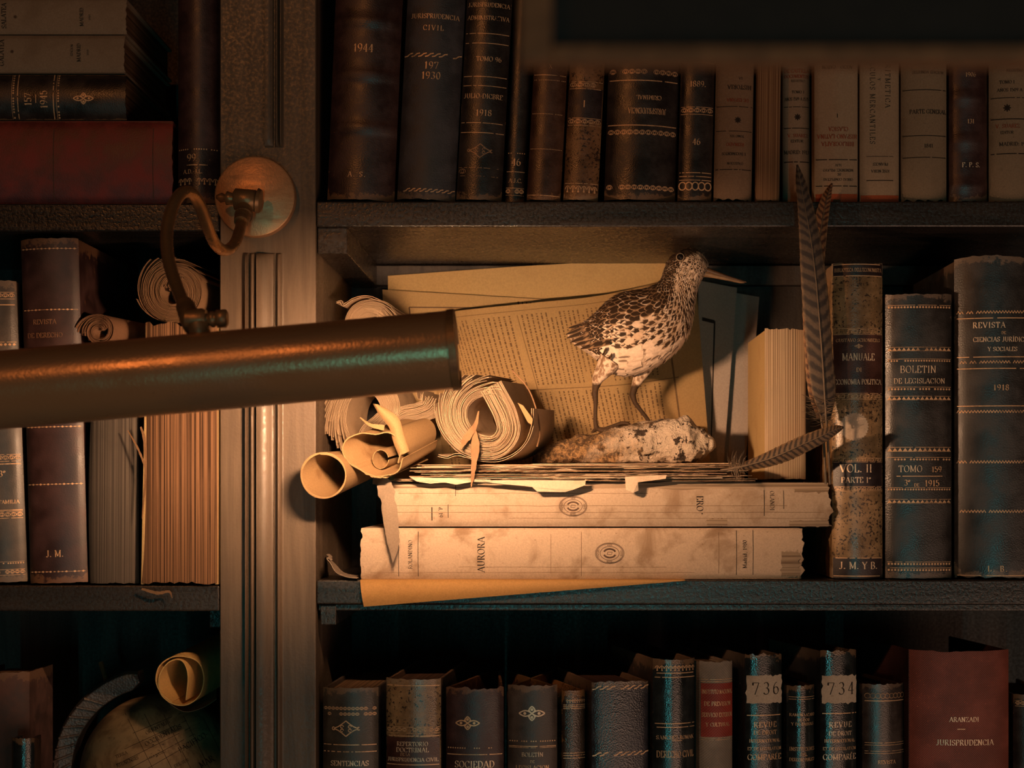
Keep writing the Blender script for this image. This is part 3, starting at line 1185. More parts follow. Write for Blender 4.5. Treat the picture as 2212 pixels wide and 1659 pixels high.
book(984, 1083, T, 433, 'black book stamped 1918 with pairs of thin gilt lines on the upper shelf', BLACKB, lean=3.1, items=[
    ('t', 'JURISPRUDENCIA', 10, 9, {'wear': .15}), ('t', 'ADMINISTRATIVA', 38, 9, {'wear': .12}), ('b', 'line', 72, 1.6), ('b', 'line', 93, 1.6), ('t', 'TOMO 96', 127, 10, {'x': 1056, 'wear': .12}),
    ('b', 'line', 165, 1.6), ('b', 'line', 185, 1.6), ('t', 'JULIO-DICBRE', 207, 10, {'wear': .12, 'x': 1044}), ('t', '1918', 243, 13, {'x': 1045, 'tr': .16}), ('b', 'line', 265, 1.6), ('b', 'line', 286, 1.6),
    ('o', 'diamond', 1037, 325, 24, {'m': GILTD}), ('b', 'scroll', 371, 15, {'wear': .4, 'm': GILTD})], **U)
book(1089, 1132, T, 430, 'thin black book with 46 above a patterned gilt foot band', BLACKB, d=.016, lean=2.9, items=[
    ('b', 'dots', 321, 3.5), ('t', '46', 340, 15), ('b', 'line', 361, 1.5), ('t', 'A.J.C.', 380, 9), ('b', 'scroll', 404, 13)], **U)
book(1137, 1211, T, 433, 'brown book with dotted gilt rules and a small X near its top', BROWN, lean=3.05, items=[
    ('t', 'IVANTES', 124, 9), ('t', 'X', 142, 9), ('b', 'line', 161, 1.5), ('b', 'dots', 172, 2.6), ('b', 'dots', 245, 2.6), ('b', 'dots', 321, 2.6), ('b', 'line', 421, 1.5)], **U)
book(1216, 1292, T, 433, 'speckled tan book with a dark label marked I between lattice bands', TANSP, lean=2.9, items=[
    ('p', 'title_label', DKLAB, None, None, 190, 260), ('b', 'scroll', 183, 13), ('t', 'I', 223, 14, {'x': 1262}), ('b', 'scroll', 262, 13), ('b', 'line', 395, 1.5), ('b', 'crest', 408, 14)], **U)
book(1305, 1460, T, 430, 'wide black book with upside-down gilt title and flowered bands', BLACKB, lean=1.9, items=[
    ('b', 'vine', 152, 14), ('b', 'line', 170, 2.2), ('t', 'CRIMINAL', 207, 9, {'x': 1402, 'rot': 180, 'w': 54}), ('t', 'JURISPRUDENCIA', 236, 12, {'x': 1398, 'rot': 180, 'w': 82}), ('b', 'line', 267, 2.2),
    ('b', 'vine', 283, 14), ('b', 'vine', 402, 14)], **U)
book(1464, 1538, T, 431, 'black book stamped 1889 and 46 with an ornate gilt foot', BLACKB, lean=1.5, items=[
    ('b', 'crest', 124, 9), ('b', 'line', 131, 1.6), ('t', '1889.', 177, 12), ('b', 'scroll', 235, 13), ('t', '46', 302, 13), ('b', 'line', 369, 1.8), ('b', 'line', 377, 1.8), ('b', 'line', 385, 1.8), ('b', 'ring', 398, 19)], **U)
book(1542, 1625, T, 431, 'torn brown parchment book with upside-down print and ragged foot', PARCH, lean=1.1, items=[
    ('t', 'LA', 165, 5, {'rot': 180, 'm': INK, 'x': 1600}), ('t', 'HISTORIA', 184, 9, {'rot': 180, 'm': INK, 'x': 1598, 'w': 62}), ('t', 'DE ESPANA', 212, 7, {'rot': 180, 'm': INKR, 'x': 1594}), ('b', 'line', 226, 1.2, {'m': INK}),
    ('o', 'star', 1594, 255, 7, {'m': INK}), ('b', 'line', 279, 1.2, {'m': INK}), ('t', 'TOMO XIX', 290, 5, {'rot': 180, 'm': INK, 'x': 1592}), ('t', 'REINADO', 308, 7, {'rot': 180, 'm': INKR, 'x': 1588}),
    ('t', 'Y DOCUMENTOS', 328, 6, {'rot': 180, 'm': INK, 'x': 1586, 'w': 52}), ('t', 'COLECCION', 349, 5, {'rot': 180, 'm': INK, 'x': 1588}), ('b', 'line', 362, 1.6, {'m': INK})], ragged=.0022, **U)
book(1632, 1685, T, 431, 'book turned round to show its brown page edges, loose covers beside it', pages((.33, .19, .10), (.15, .07, .035), 0, 1300), lean=.6, bulge=.0015, boards=PARCH, page=PG, items=[], **U)
book(1692, 1751, T, 430, 'grey-brown paper book with five ruled panels just behind the tall feather', PALE, d=.02, items=[
    ('t', 'DE CASTILLA', 140, 8, {'m': INKR}), ('t', 'DOCUMENTOS', 152, 7, {'m': INKR}), ('t', 'REGISTRO', 162, 5, {'m': INKF, 'x': 1724}), ('t', 'TOMO I', 186, 6, I(x=1724)), ('t', 'AÑOS 1509 A 1535', 201, 7, I()), ('b', 'line', 218, 1.2, {'m': INK}), ('o', 'star', 1723, 240, 7, {'m': INK}),
    ('b', 'line', 264, 1.5, {'m': INK}), ('t', 'V. SUAREZ', 280, 7, {'m': INKR, 'x': 1724}), ('t', 'EDITOR', 292, 6, I(x=1722)), ('t', 'MADRID: 1913', 316, 8, I()), ('b', 'line', 337, 2, {'m': INK})], page=PG, **U)
book(1760, 1855, T, 430, 'cream paperback with red upside-down title and painted orange lamplight at its foot', CREAM, d=.006, bulge=.002, items=[
    ('p', 'painted_foot_glow', FOOTGLOW, None, None, 412, 429), ('t', 'ACCIO - CATÓN', 138, 7, {'rot': 180, 'm': INK, 'x': 1809, 'w': 76}), ('t', 'I', 243, 8, {'rot': 180, 'm': INK, 'x': 1809}), ('t', 'CLASICA', 272, 9, {'rot': 180, 'm': INKR, 'x': 1811, 'w': 42}),  # the foot patch paints lamplight grazing the spine from below
    ('t', 'HISPANO-LATINA', 288, 9, {'rot': 180, 'm': INKR, 'x': 1809, 'w': 86}), ('t', 'BIBLIOGRAFÍA', 304, 9, {'rot': 180, 'm': INKR, 'x': 1810, 'w': 70}), ('b', 'line', 338, 1.8, {'m': INK}), ('t', 'XLIV', 350, 5, {'rot': 180, 'm': INK, 'x': 1811}),
    ('t', 'MENENDEZ PELAYO', 361, 5.5, {'rot': 180, 'm': INK, 'x': 1811, 'w': 68}), ('t', 'DE', 370, 5, {'rot': 180, 'm': INK, 'x': 1813}), ('t', 'OBRAS COMPLETAS', 381, 5.5, {'rot': 180, 'm': INK, 'x': 1811, 'w': 68}), ('b', 'line', 395, 1.8, {'m': INK})], page=PG, **U)
book(1858, 1944, T, 429, 'cream paperback with its title running down the spine in capitals', CREAM, d=.006, bulge=.002, items=[
    ('p', 'painted_foot_glow', FOOTGLOW, None, None, 414, 428), ('t', 'CALCULOS MERCANTILES', 205, 11, {'x': 1885, 'rot': -90, 'm': INK, 'w': 196, 'weight': .11, 'tr': .3}), ('t', 'Y', 164, 6, {'x': 1899, 'rot': -90, 'm': INK}),  # same painted lamplight along this spine's foot
    ('t', 'ARITMETICA', 172, 11, {'x': 1918, 'rot': -90, 'm': INK, 'w': 115, 'weight': .11, 'tr': .3}), ('b', 'line', 330, 1.2, {'m': INKF, 'e': .7}), ('t', 'FRANCES', 347, 6, {'rot': 180, 'm': INK, 'x': 1902, 'w': 38}),
    ('t', 'JOSE NEIRA', 362, 6, {'rot': 180, 'm': INK, 'x': 1902, 'w': 40}), ('b', 'line', 382, 1.8, {'m': INK, 'e': .7})], page=PG, **U)
book(1949, 2049, T, 428, 'spotted pale book marked PARTE GENERAL with frayed foot', PALESP, d=.006, items=[
    ('t', 'TOMO II', 125, 9, I(x=2006)), ('t', 'SEGUNDA EDICION', 147, 6, {'m': INKF, 'x': 2006}), ('b', 'line', 185, 1.6, {'m': INK}), ('t', 'PARTE GENERAL', 232, 9, I(x=2006, w=80)), ('b', 'line', 284, 1.6, {'m': INK}), ('t', '1841', 306, 8, I(x=2006)),
    ('b', 'line', 331, 1.6, {'m': INK})], ragged=.002, page=PG, **U)
book(2053, 2136, T, 427, 'dark maroon book stamped 1906 and 131 between two pale ones', DKRED, d=.006, items=[
    ('t', '1906', 151, 9, {'x': 2097}), ('t', '131', 252, 9, {'x': 2097}), ('t', 'F. P. S.', 346, 10, {'x': 2098, 'm': GILTP})], bands=(200, 295, 390), **U)
book(2140, 2245, T, 427, 'pale paper book ending the upper right row at the picture edge', PALESP, d=.006, items=[
    ('t', 'INDICE', 128, 6, {'m': INKR}), ('t', 'REGISTRO', 142, 6, {'m': INKF}), ('t', 'TOMO I', 167, 7, I(x=2176)), ('t', 'AÑOS 1509 A 1535', 184, 7, I()), ('b', 'line', 201, 1.5, {'m': INK}), ('o', 'star', 2176, 223, 8, {'m': INK}), ('b', 'line', 247, 2, {'m': INK}),
    ('t', 'V. SUAREZ', 262, 8, {'m': INKR, 'x': 2178}), ('t', 'EDITOR', 276, 6, I(x=2176)), ('t', 'MADRID: 1913', 301, 8, I()), ('b', 'line', 322, 2, {'m': INK})], page=PG, **U)

# upper left shelf
GL_ = 'books lying and standing on the upper left shelf'
L = dict(group=GL_)
zz = zl
kf = mpp(.004)
book(-420, 372, 256, 440, 'large dark red album lying flat at the bottom of the upper left pile', REDL, flat=True, rest=zz, d=.004, depth=.21, bulge=.004, items=[
    ('v', 115, 275, 425, 1.5, {'m': INKF}), ('v', 330, 275, 425, 1.5, {'m': INKF})], **L)
zz += 184 * kf
book(-400, 270, 154, 255, 'black book lying flat stamped 157 and 1945 on the red album', BLACKB, flat=True, rest=zz, d=.004, depth=.17, items=[
    ('g', 'dotline', 28, 7), ('g', 'line', 38, 2), ('t', '157', 212, 15, {'x': 60, 'rot': 90}), ('v', 77, 202, 220, 1.5), ('t', '1945', 212, 15, {'x': 94, 'rot': 90}), ('g', 'line', 115, 2), ('g', 'dotline', 125, 7), ('o', 'fleur', 180, 210, 22)], **L)
zz += 102 * kf
book(-420, 268, 70, 152, 'pale paper volume lying directly on the black book stamped 157', PALE, flat=True, rest=zz, d=.004, depth=.17, bulge=.002, items=[
    ('t', 'GALATEA', 110, 10, {'x': 3, 'rot': 90, 'm': INK, 'w': 70}), ('o', 'star', 26, 108, 4, {'m': INKF}), ('t', 'MADRID', 110, 8, {'x': 170, 'rot': 90, 'm': INK, 'w': 48}), ('t', 'EDICION', 105, 5, {'x': 155, 'rot': 90, 'm': INKF}), ('t', '1919', 110, 5, {'x': 190, 'rot': 90, 'm': INKF})], **L)
zz += 83 * kf
book(-420, 272, -14, 67, 'pale paper volume topmost of the upper left pile', PALE, flat=True, rest=zz, d=.004, depth=.17, bulge=.002, items=[
    ('t', 'SALATEA', 28, 10, {'x': 8, 'rot': 90, 'm': INK, 'w': 64}), ('o', 'star', 33, 31, 4, {'m': INKF}), ('t', 'MADRID', 31, 8, {'x': 176, 'rot': 90, 'm': INK, 'w': 44}), ('t', '1919', 32, 5, {'x': 194, 'rot': 90, 'm': INKF})], **L)
book(379, 471, T, 436, 'tall maroon book stamped 99 standing left of the brass wall plate', MAROON2, rest=zl, items=[
    ('p', 'title_label', DKLAB, None, None, 316, 410), ('b', 'dots', 317, 4), ('t', '99', 335, 15, {'x': 413}), ('b', 'line', 351, 2, {'e': .5}), ('t', 'A.D.-J.L.', 365, 9, {'x': 416}), ('b', 'crest', 387, 14, {'wear': .15})], bulge=.008, **L)

# middle right: the standing row
GM = 'standing books at the right end of the middle shelf'
M_ = dict(group=GM, rest=ZS['rm'])
book(1800, 1911, 567, 1252, 'mottled tan book with dark title labels standing right of the paper stack', TANL, bulge=.007, lip=.001, items=[
    ('p', 'head_label', DKLAB, None, None, 569, 596), ('b', 'line', 571, 2), ('t', "BIBLIOTECA DELL'ECONOMISTA", 583, 8), ('b', 'line', 596, 2),
    ('p', 'title_label', MARLAB, None, None, 722, 852), ('b', 'greek', 716, 12), ('t', 'GUSTAVO SCHONBERG', 735, 7), ('o', 'fleur', 1855, 748, 9), ('t', 'MANUALE', 771, 15, {'w': 70, 'm': GILTP}), ('t', 'DI', 799, 9), ('t', 'ECONOMIA POLITICA', 825, 11, {'m': GILTP}), ('b', 'greek', 856, 12),
    ('r', WHITELAB, 1846, 922, 30), ('t', '1.', 922, 8, {'x': 1842, 'm': INK}),
    ('p', 'volume_label', DKLAB, None, None, 997, 1055), ('b', 'greek', 994, 9), ('t', 'VOL. II', 1012, 17, {'x': 1850, 'm': GILTP, 'w': 70}), ('t', 'PARTE 1^', 1037, 12, {'x': 1850, 'm': GILTP, 'w': 66}), ('b', 'greek', 1056, 9),
    ('p', 'foot_label', DKLAB, None, None, 1205, 1250), ('b', 'line', 1206, 2), ('t', 'J. M. y B.'.replace('y', 'Y'), 1222, 15, {'m': GILTP}), ('b', 'line', 1245, 2)], page=PGB, **M_)
book(1915, 2060, 633, 1250, 'black leather book stamped TOMO 159 with pointed gilt friezes', leather((.035, .029, .026), (.15, .10, .07), None, .36, 900, .14), yaw=0, bulge=.005, items=[
    ('b', 'dotline', 661, 8), ('b', 'tri', 752, 8), ('b', 'dotline', 777, 7), ('t', 'BOLETIN', 796, 15, {'w': 98, 'x': 1984, 'm': GILTP, 'weight': .12}), ('t', 'DE LEGISLACION', 821, 11, {'w': 126, 'm': GILTP, 'weight': .12}), ('b', 'dotline', 838, 8), ('b', 'tri', 858, 8), ('b', 'tri', 969, 9), ('b', 'dotline', 990, 8),
    ('t', 'TOMO', 1011, 14, {'x': 1967, 'w': 60, 'm': GILTP, 'weight': .12}), ('t', '159', 1012, 12, {'x': 2024}), ('b', 'line', 1027, 1.6, {'e': .76}), ('t', '3º', 1041, 12, {'x': 1960}), ('t', 'DE', 1046, 7, {'x': 1980}), ('t', '1915', 1042, 13, {'x': 2014, 'tr': .12}), ('b', 'dotline', 1055, 7), ('b', 'tri', 1081, 8),
    ('b', 'dotline', 1216, 8), ('b', 'dotline', 1229, 8)], **M_)
book(2068, 2290, 556, 1249, 'tall black book with zigzag gilt bands at the right picture edge', leather((.036, .028, .024), (.17, .11, .07), None, .38, 800, .12), bulge=.011, lip=-.0018, ragged=.0016, items=[
    ('b', 'zig', 671, 7), ('b', 'line', 684, 2), ('t', 'REVISTA', 699, 12, {'x': 2138, 'w': 74, 'm': GILTP, 'tr': .16}), ('t', 'DE', 716, 6, {'x': 2168}), ('t', 'CIENCIAS JURÍDICAS', 730, 10, {'x': 2166, 'w': 122, 'm': GILTP}), ('t', 'Y SOCIALES', 751, 9, {'x': 2166, 'w': 78, 'm': GILTP}), ('b', 'line', 768, 2), ('b', 'zig', 779, 7), ('b', 'line', 793, 2),
    ('t', '1918', 834, 12, {'x': 2163, 'tr': .2}), ('b', 'line', 874, 2), ('b', 'zig', 886, 7), ('b', 'zig', 995, 7), ('b', 'zig', 1102, 7), ('t', 'L. B.', 1226, 12, {'x': 2155, 'tr': .3}), ('b', 'line', 1241, 2)], **M_)

# middle left
GN = 'books standing on the middle left shelf'
N_ = dict(group=GN, rest=ZS['lm'])
book(-70, 54, 607, 1262, 'dark brown book with lattice gilt bands cut by the left picture edge', leather((.070, .050, .036), (.17, .11, .07), None, .4), lean=-2.2, items=[
    ('b', 'scroll', 640, 12), ('b', 'line', 660, 2), ('b', 'dotline', 745, 10), ('b', 'scroll', 991, 12), ('b', 'line', 1004, 2), ('t', '3º', 1024, 13, {'x': 4}), ('t', 'DE FAMILIA', 1085, 8, {'x': 10, 'w': 74}), ('b', 'line', 1104, 2), ('b', 'scroll', 1114, 12), ('b', 'dotline', 1218, 6), ('b', 'scroll', 1238, 10)], **N_)
book(60, 186, 517, 1265, 'dark plum book stamped J.M. with beaded gilt rules', MAROON2, lean=-1.6, bulge=.005, items=[
    ('b', 'bead', 540, 5), ('b', 'bead', 672, 5), ('t', 'REVISTA', 698, 10, {'x': 96, 'm': GILTD}), ('t', 'DE DERECHO', 727, 10, {'x': 96, 'm': GILTD}), ('b', 'bead', 925, 5), ('b', 'bead', 1049, 5), ('t', 'J. M.', 1199, 14, {'x': 118}), ('b', 'bead', 1238, 5)], **N_)

# bottom right row
GB = 'old books standing on the bottom shelf of the right bay'
B_ = dict(group=GB, rest=ZLOW_R)
Bt = 2120
book(694, 816, 1490, Bt, 'olive-black book with scrolling gilt bands, leftmost of the bottom row', OLIVE, depth=.15, boards=BOARDK, items=[
    ('b', 'vine', 1535, 9, {'wear': .2}), ('b', 'vine', 1547, 9, {'wear': .2}), ('o', 'diamond', 748, 1578, 27), ('b', 'line', 1613, 2, {'wear': .3}), ('b', 'line', 1628, 2, {'wear': .3}), ('t', 'SENTENCIAS', 1653, 11, {'wear': .2, 'm': GILTP})], yaw=-3, **B_)
book(831, 952, 1471, Bt, 'speckled tan book with a red-brown label in the bottom row', TANL, depth=.15, boards=BOARDS, yaw=-5, bulge=.006, hollow=.001, page=pages((.10, .05, .03)), items=[
    ('b', 'line', 1485, 2), ('b', 'scroll', 1581, 11, {'wear': .25}), ('b', 'line', 1594, 2), ('p', 'title_label', MARLAB, None, None, 1597, 1900), ('t', 'REPERTORIO', 1611, 9, {'m': GILTP, 'w': 68}), ('t', 'DOCTRINAL', 1624, 10, {'m': GILTP, 'w': 74}), ('t', 'DE LA', 1634, 6, {'x': 876}), ('t', 'JURISPRUDENCIA CIVIL', 1645, 8, {'m': GILTP}), ('b', 'line', 1656, 2)], **B_)
book(962, 1088, 1488, Bt, 'maroon open-backed book with a gilt lozenge flower and torn tan head', MAROON2, depth=.12, splay=(-14, 3), pagefrac=0, bulge=.006, lip=.001, boards=leather((.06, .022, .015), (.16, .07, .03)), items=[
    ('o', 'fleur', 1010, 1566, 26), ('b', 'dots', 1620, 4, {'wear': .4}), ('b', 'line', 1634, 2), ('t', 'SOCIEDAD', 1655, 14, {'m': GILTP})], ragged=.0012, **B_)
book(1096, 1204, 1485, Bt, 'grey-brown open-backed book with a gilt lozenge flower beside the maroon one', leather((.075, .052, .040), (.20, .12, .07), None, .5), depth=.12, splay=(-17, 21), pagefrac=0, boards=leather((.08, .03, .015), (.16, .08, .03)), items=[
    ('o', 'fleur', 1149, 1545, 28, {'m': GILTP}), ('b', 'dots', 1605, 4), ('b', 'line', 1616, 2), ('b', 'line', 1619, 1), ('t', 'BOLETÍN', 1634, 9, {'w': 54, 'm': GILTP}), ('t', 'DE', 1649, 6), ('t', 'LEGISLACION', 1662, 9)], **B_)
book(1213, 1267, 1506, Bt, 'narrow brown book with triple gilt lines and a worn orange head', leather((.055, .036, .026), (.24, .11, .04), None, .3, 900, .3, 1.0), d=.018, depth=.10, yaw=17, pagefrac=.4, items=[
    ('b', 'crest', 1529, 7), ('b', 'line', 1537, 1.6), ('b', 'line', 1541, 1.6), ('b', 'line', 1545, 1.6), ('b', 'line', 1641, 1.6), ('b', 'line', 1646, 1.6), ('b', 'line', 1652, 1.6)], **B_)
book(1276, 1405, 1482, Bt, 'blue-black grained book with two gilt rope bands', NAVYB, d=.012, depth=.12, yaw=14, bulge=.003, boards=BOARDS, page=pages((.09, .04, .03)), pagefrac=.85, items=[
    ('b', 'rope', 1495, 8), ('b', 'rope', 1638, 8)], ragged=.001, **B_)
book(1410, 1506, 1433, Bt, 'tall glossy black book with paired gilt lines and scuffed left cover', BLACKG, d=.012, depth=.13, yaw=14, bulge=.007, boards=BOARDS, pagefrac=0, lip=.001, items=[
    ('b', 'crest', 1454, 11), ('b', 'line', 1464, 1.8), ('b', 'line', 1473, 1.8), ('b', 'line', 1573, 1.8), ('b', 'line', 1581, 1.8), ('t', 'SANCHEZ ROMAN', 1603, 8, {'wear': .08}), ('b', 'line', 1610, 1.2, {'e': .25}), ('t', 'DERECHO CIVIL', 1639, 14, {'w': 84})], **B_)
book(1511, 1587, 1440, Bt, 'grey cloth book with a bright red title label', GREYCL, d=.012, depth=.12, yaw=13.5, bulge=.006, boards=GREYCL, items=[
    ('b', 'lines2', 1480, 5), ('p', 'title_label', REDCL, None, None, 1486, 1602), ('t', 'INSTITUTO NACIONAL', 1504, 9), ('t', 'DE PREVISION', 1530, 9, {'w': 60}), ('t', 'SERVICIO EXTERIOR', 1554, 9), ('t', 'Y CULTURAL', 1575, 8, {'w': 54}), ('b', 'lines2', 1606, 4)], **B_)
for (xa, xb, top_, num, lab, gm) in ((1609, 1694, 1424, '736', 'black book with handwritten paper label 736 in the bottom row', GILT), (1772, 1856, 1416, '734', 'black book with handwritten paper label 734 and split spine head', GILTP)):
    c = (xa + xb) / 2
    book(xa, xb, top_, Bt, lab, BLACKG, d=.012, depth=.13, yaw=13.5, bulge=.004, boards=BOARDK, pagefrac=0, ragged=.0013, items=[
        ('p', 'paper_label', WHITELAB, None, None, 1469, 1529, {'rag': 5, 'label': 'torn cream paper label with handwritten number'}), ('t', num, 1497, 26, {'m': INK, 'w': 62, 'x': c + 2, 'weight': .12, 'tr': .3}), ('b', 'line', 1555 if num == '736' else 1551, 2),
        ('t', 'REVUE', 1575, 11.5, {'tr': .22, 'm': gm, 'w': 60}), ('t', 'DE DROIT', 1592 if num == '736' else 1594, 9, {'m': gm, 'w': 56}), ('t', 'INTERNATIONAL', 1610, 7), ('t', 'ET DE LEGISLATION', 1627, 6.5), ('t', 'COMPARÉE' if num == '736' else 'COMPARÈE', 1645, 12, {'m': gm})], **B_)
book(1701, 1765, 1491, Bt, 'narrow blue-black book between the two numbered paper labels', BLACKG, d=.012, depth=.12, yaw=13.5, bulge=.006, boards=BOARDK, pagefrac=.7, items=[
    ('b', 'lines2', 1518, 5), ('t', 'RAMON LAZARO', 1554, 6), ('t', 'DE DOU', 1565, 6), ('t', 'Y DE BASSOLS', 1574, 6), ('t', 'INSTITUCIONES', 1628, 8), ('t', 'DEL', 1640, 7), ('t', 'DERECHO PUBLICO', 1651, 7)], **B_)
book(1864, 1961, 1488, Bt, 'dark brown book with a linked ring gilt band beside the red one', leather((.045, .032, .027), (.14, .09, .06), None, .33), d=.012, depth=.12, yaw=13.5, bulge=.007, boards=BOARDK, pagefrac=.5, items=[
    ('b', 'ring', 1513, 12, {'m': GILTD}), ('b', 'line', 1524, 1.8), ('b', 'lines2', 1617, 5), ('b', 'lines2', 1635, 5), ('t', 'REVISTA', 1656, 8, {'w': 50})], **B_)
book(1967, 2186, 1408, Bt, 'wide brick-red cloth book with a cracked spine in the bottom row', cloth((.24, .062, .042), .42, None, 1900), depth=.13, splay=(9, 8), bulge=.008, lip=.0015, pagefrac=0, boards=cloth((.07, .025, .02), .6), items=[
    ('t', 'ARANZADI', 1558, 10, {'x': 2083, 'w': 82, 'm': GILTP}), ('b', 'line', 1579, 1.8, {'e': .08}), ('t', 'JURISPRUDENCIA', 1608, 12, {'x': 2086, 'w': 146, 'm': GILTP})], **B_)
book(2193, 2290, 1505, Bt, 'dark book with scroll gilding cut by the bottom right picture edge', BLACKB, depth=.12, items=[('b', 'scroll', 1524, 10)], **B_)

# bottom left: two books in the gloom
GA = 'dim books at the bottom left'
book(-60, 58, 1478, 2190, 'dim red-brown book at the bottom left picture edge', leather((.085, .035, .024), (.16, .08, .04), None, .75), d=.03, depth=.07, rest=ZLOW_L, group=GA, pagefrac=.8, **{})
book(20, 70, 1596, 2190, 'small dark glossy book in front of the red-brown one beside the globe', BLACKG, d=-.0, depth=.022, bulge=.004, rest=ZLOW_L, group=GA, boards=leather((.07, .035, .022)), page=pages((.12, .06, .035)))

# ------------------------------------------------------------------ the lying stack of two unbound volumes
CRE = plain('crease_dirt', (.20, .125, .075), .85, 0, .2)
STK = paper((.54, .405, .29), (.27, .17, .10), .8, (.24, .15, .09), .55, 'soiled_paper_spine', .9)
STK2 = paper((.47, .355, .255), (.25, .155, .09), .8, (.28, .18, .11), .4, 'soiled_torn_spine', .8)
SPG = pages((.46, .34, .23), (.16, .10, .06), 2, 1400)
GS = 'volumes lying in the paper stack'
ii = lambda **k: dict(m=INK, **k)
book(776, 1732, 1141, 1253, 'lower lying paper volume lettered AURORA on the middle shelf', STK, flat=True, rest=ZS['rm'], d=.004, depth=.235, bulge=.003, page=SPG, group=GS, ragged=.0018, items=[
    ('p', 'torn_patch', SPG, 1688, 1729, 1192, 1246, {'rag': 9, 'label': 'bare page edges where the spine paper is torn away'}),
    ('v', 861, 1150, 1246, 1.2, {'m': INK}), ('v', 903, 1149, 1246, 1.2, {'m': INK}), ('t', 'ROLANDINO', 1199, 8.5, {'x': 886, 'rot': 90, 'w': 82, 'm': INK, 'weight': .15}),
    ('t', 'AURORA', 1199, 15, {'x': 1039, 'rot': 90, 'w': 97, 'm': INK, 'weight': .16}), ('o', 'seal', 1317, 1196, 31, {'m': INKF}),
    ('v', 1591, 1147, 1243, 1.2, {'m': INK}), ('v', 1627, 1146, 1243, 1.2, {'m': INK}), ('h', 990, 1440, 1226, .8, {'m': CRE}), ('h', 800, 1500, 1238, .7, {'m': CRE}), ('v', 1190, 1155, 1240, .9, {'m': CRE}), ('v', 1256, 1150, 1246, 1.2, {'m': CRE}), ('v', 1553, 1150, 1240, 1.0, {'m': CRE}), ('t', 'Madrid, 1980', 1198, 8.5, {'x': 1609, 'rot': 90, 'w': 72, 'm': INK, 'weight': .17})])
Z2 = ZS['rm'] + 112 * mpp(.004) + .0006
t2 = book(832, 1793, 1044, 1141, 'upper lying paper volume with upside-down print and torn spine', STK2, flat=True, rest=Z2, d=.004, depth=.235, bulge=.003, page=SPG, group=GS, ragged=.0022, items=[
    ('p', 'torn_patch', SPG, 838, 1722, 1044.5, 1058, {'rag': 7, 'label': 'strip of bare page edges along the top'}), ('p', 'torn_patch', SPG, 1716, 1790, 1046, 1066, {'rag': 6}),
    ('p', 'torn_patch', SPG, 1706, 1791, 1127, 1140, {'rag': 3}), ('p', 'torn_patch', SPG, 1527, 1572, 1123, 1138, {'rag': 5}),
    ('v', 933, 1098, 1127, 2.4, {'m': INK}), ('v', 968, 1092, 1121, 1.3, {'m': INK}), ('t', 'd, 19', 1109, 8.5, {'x': 952, 'rot': -90, 'm': INK, 'w': 32}), ('v', 984, 1046, 1074, 1.3, {'m': INK}),
    ('o', 'seal', 1238, 1096, 30, {'m': INKF}), ('t', 'ERO', 1090, 14, {'x': 1512, 'rot': -90, 'm': INK, 'w': 46, 'wear': .08}), ('t', "'", 1112, 13, {'x': 1512, 'rot': -90, 'm': INK}),
    ('v', 1651, 1061, 1117, 1.3, {'m': INK}), ('t', 'OLANDI', 1084, 9, {'x': 1668, 'rot': -90, 'm': INK, 'w': 52, 'weight': .15}), ('v', 1693, 1062, 1102, 1.3, {'m': INK}),
    ('h', 850, 1700, 1095, .9, {'m': CRE}), ('h', 850, 1780, 1109, .9, {'m': CRE}), ('h', 860, 1400, 1068, .8, {'m': CRE}),
    ('h', 1100, 1790, 1122, .7, {'m': CRE})])
ZT2 = Z2 + 97 * mpp(.004) + .0002         # top of the stack

# curled cover flake and the orange sheet under the stack
SHEET = paper((.50, .27, .09), (.34, .16, .05), .7, None, .15, 'ochre_sheet')
q = MB()
rows = []
for i in range(26):
    f = i / 25
    px = 778 + (1480 - 778) * f
    drop = 56 * (1 - f) + 1.0
    r = []
    for j in range(9):
        g = j / 8
        if g < .25:
            p = P(px, 1253, .004)
            r.append(Vector((p.x, .03 - .034 * g / .25, ZS['rm'] + .0003)))
        else:
            s_ = (g - .25) / .75
            p = P(px + 8 * s_ * (1 - f), 1253 + drop * s_, -.005)
            bulg = -.0052 - .004 * math.sin(PI * s_) * (1 - f)
            r.append(Vector((p.x, bulg, ZS['rm'] + .0003 - drop * s_ * mpp(-.005))))
    rows.append(r)
q.sheet(rows, .0004)
o = build('ochre_sheet', q, SHEET)
o.location.z -= .0002
tag(o, 'ochre paper sheet drooping over the shelf edge under the lying stack', 'paper sheet')
q = MB()
rows = []
for i in range(14):
    f = i / 13
    a, b = P(772, 1246, .02), P(712, 1212, .02)
    c = [(772, 1247), (752, 1246), (733, 1238), (718, 1224), (708, 1210), (709, 1204), (716, 1208)]
    pts = cr(c, 14)
    px, py = pts[i]
    rows.append([P(px + 3 * math.sin(j * 1.7 + i), py - j * (1.0 + 1.2 * math.sin(f * 3)), -.004 + .012 * j) for j in range(6)])
q.sheet(rows, .0005)
zmin = min(v.z for v in q.v)
for v in q.v:
    v.z += ZS['rm'] + .0004 - zmin
o = build('paper_scrap', q, paper((.30, .23, .17), None, .8, None, .2, 'grey_scrap'))
tag(o, 'curled grey paper scrap on the shelf left of the lying stack', 'paper scrap')

# ------------------------------------------------------------------ sheaves of loose paper on the stack
SHF = [paper((.50, .36, .23), (.26, .15, .08), .8, (.25, .15, .08), .3, 'old_sheet', .6), paper((.38, .26, .16), (.2, .12, .06), .8, None, .3, 'brown_sheet', .6), paper((.60, .47, .34), (.4, .26, .15), .8, None, .25, 'pale_sheet', .4)]


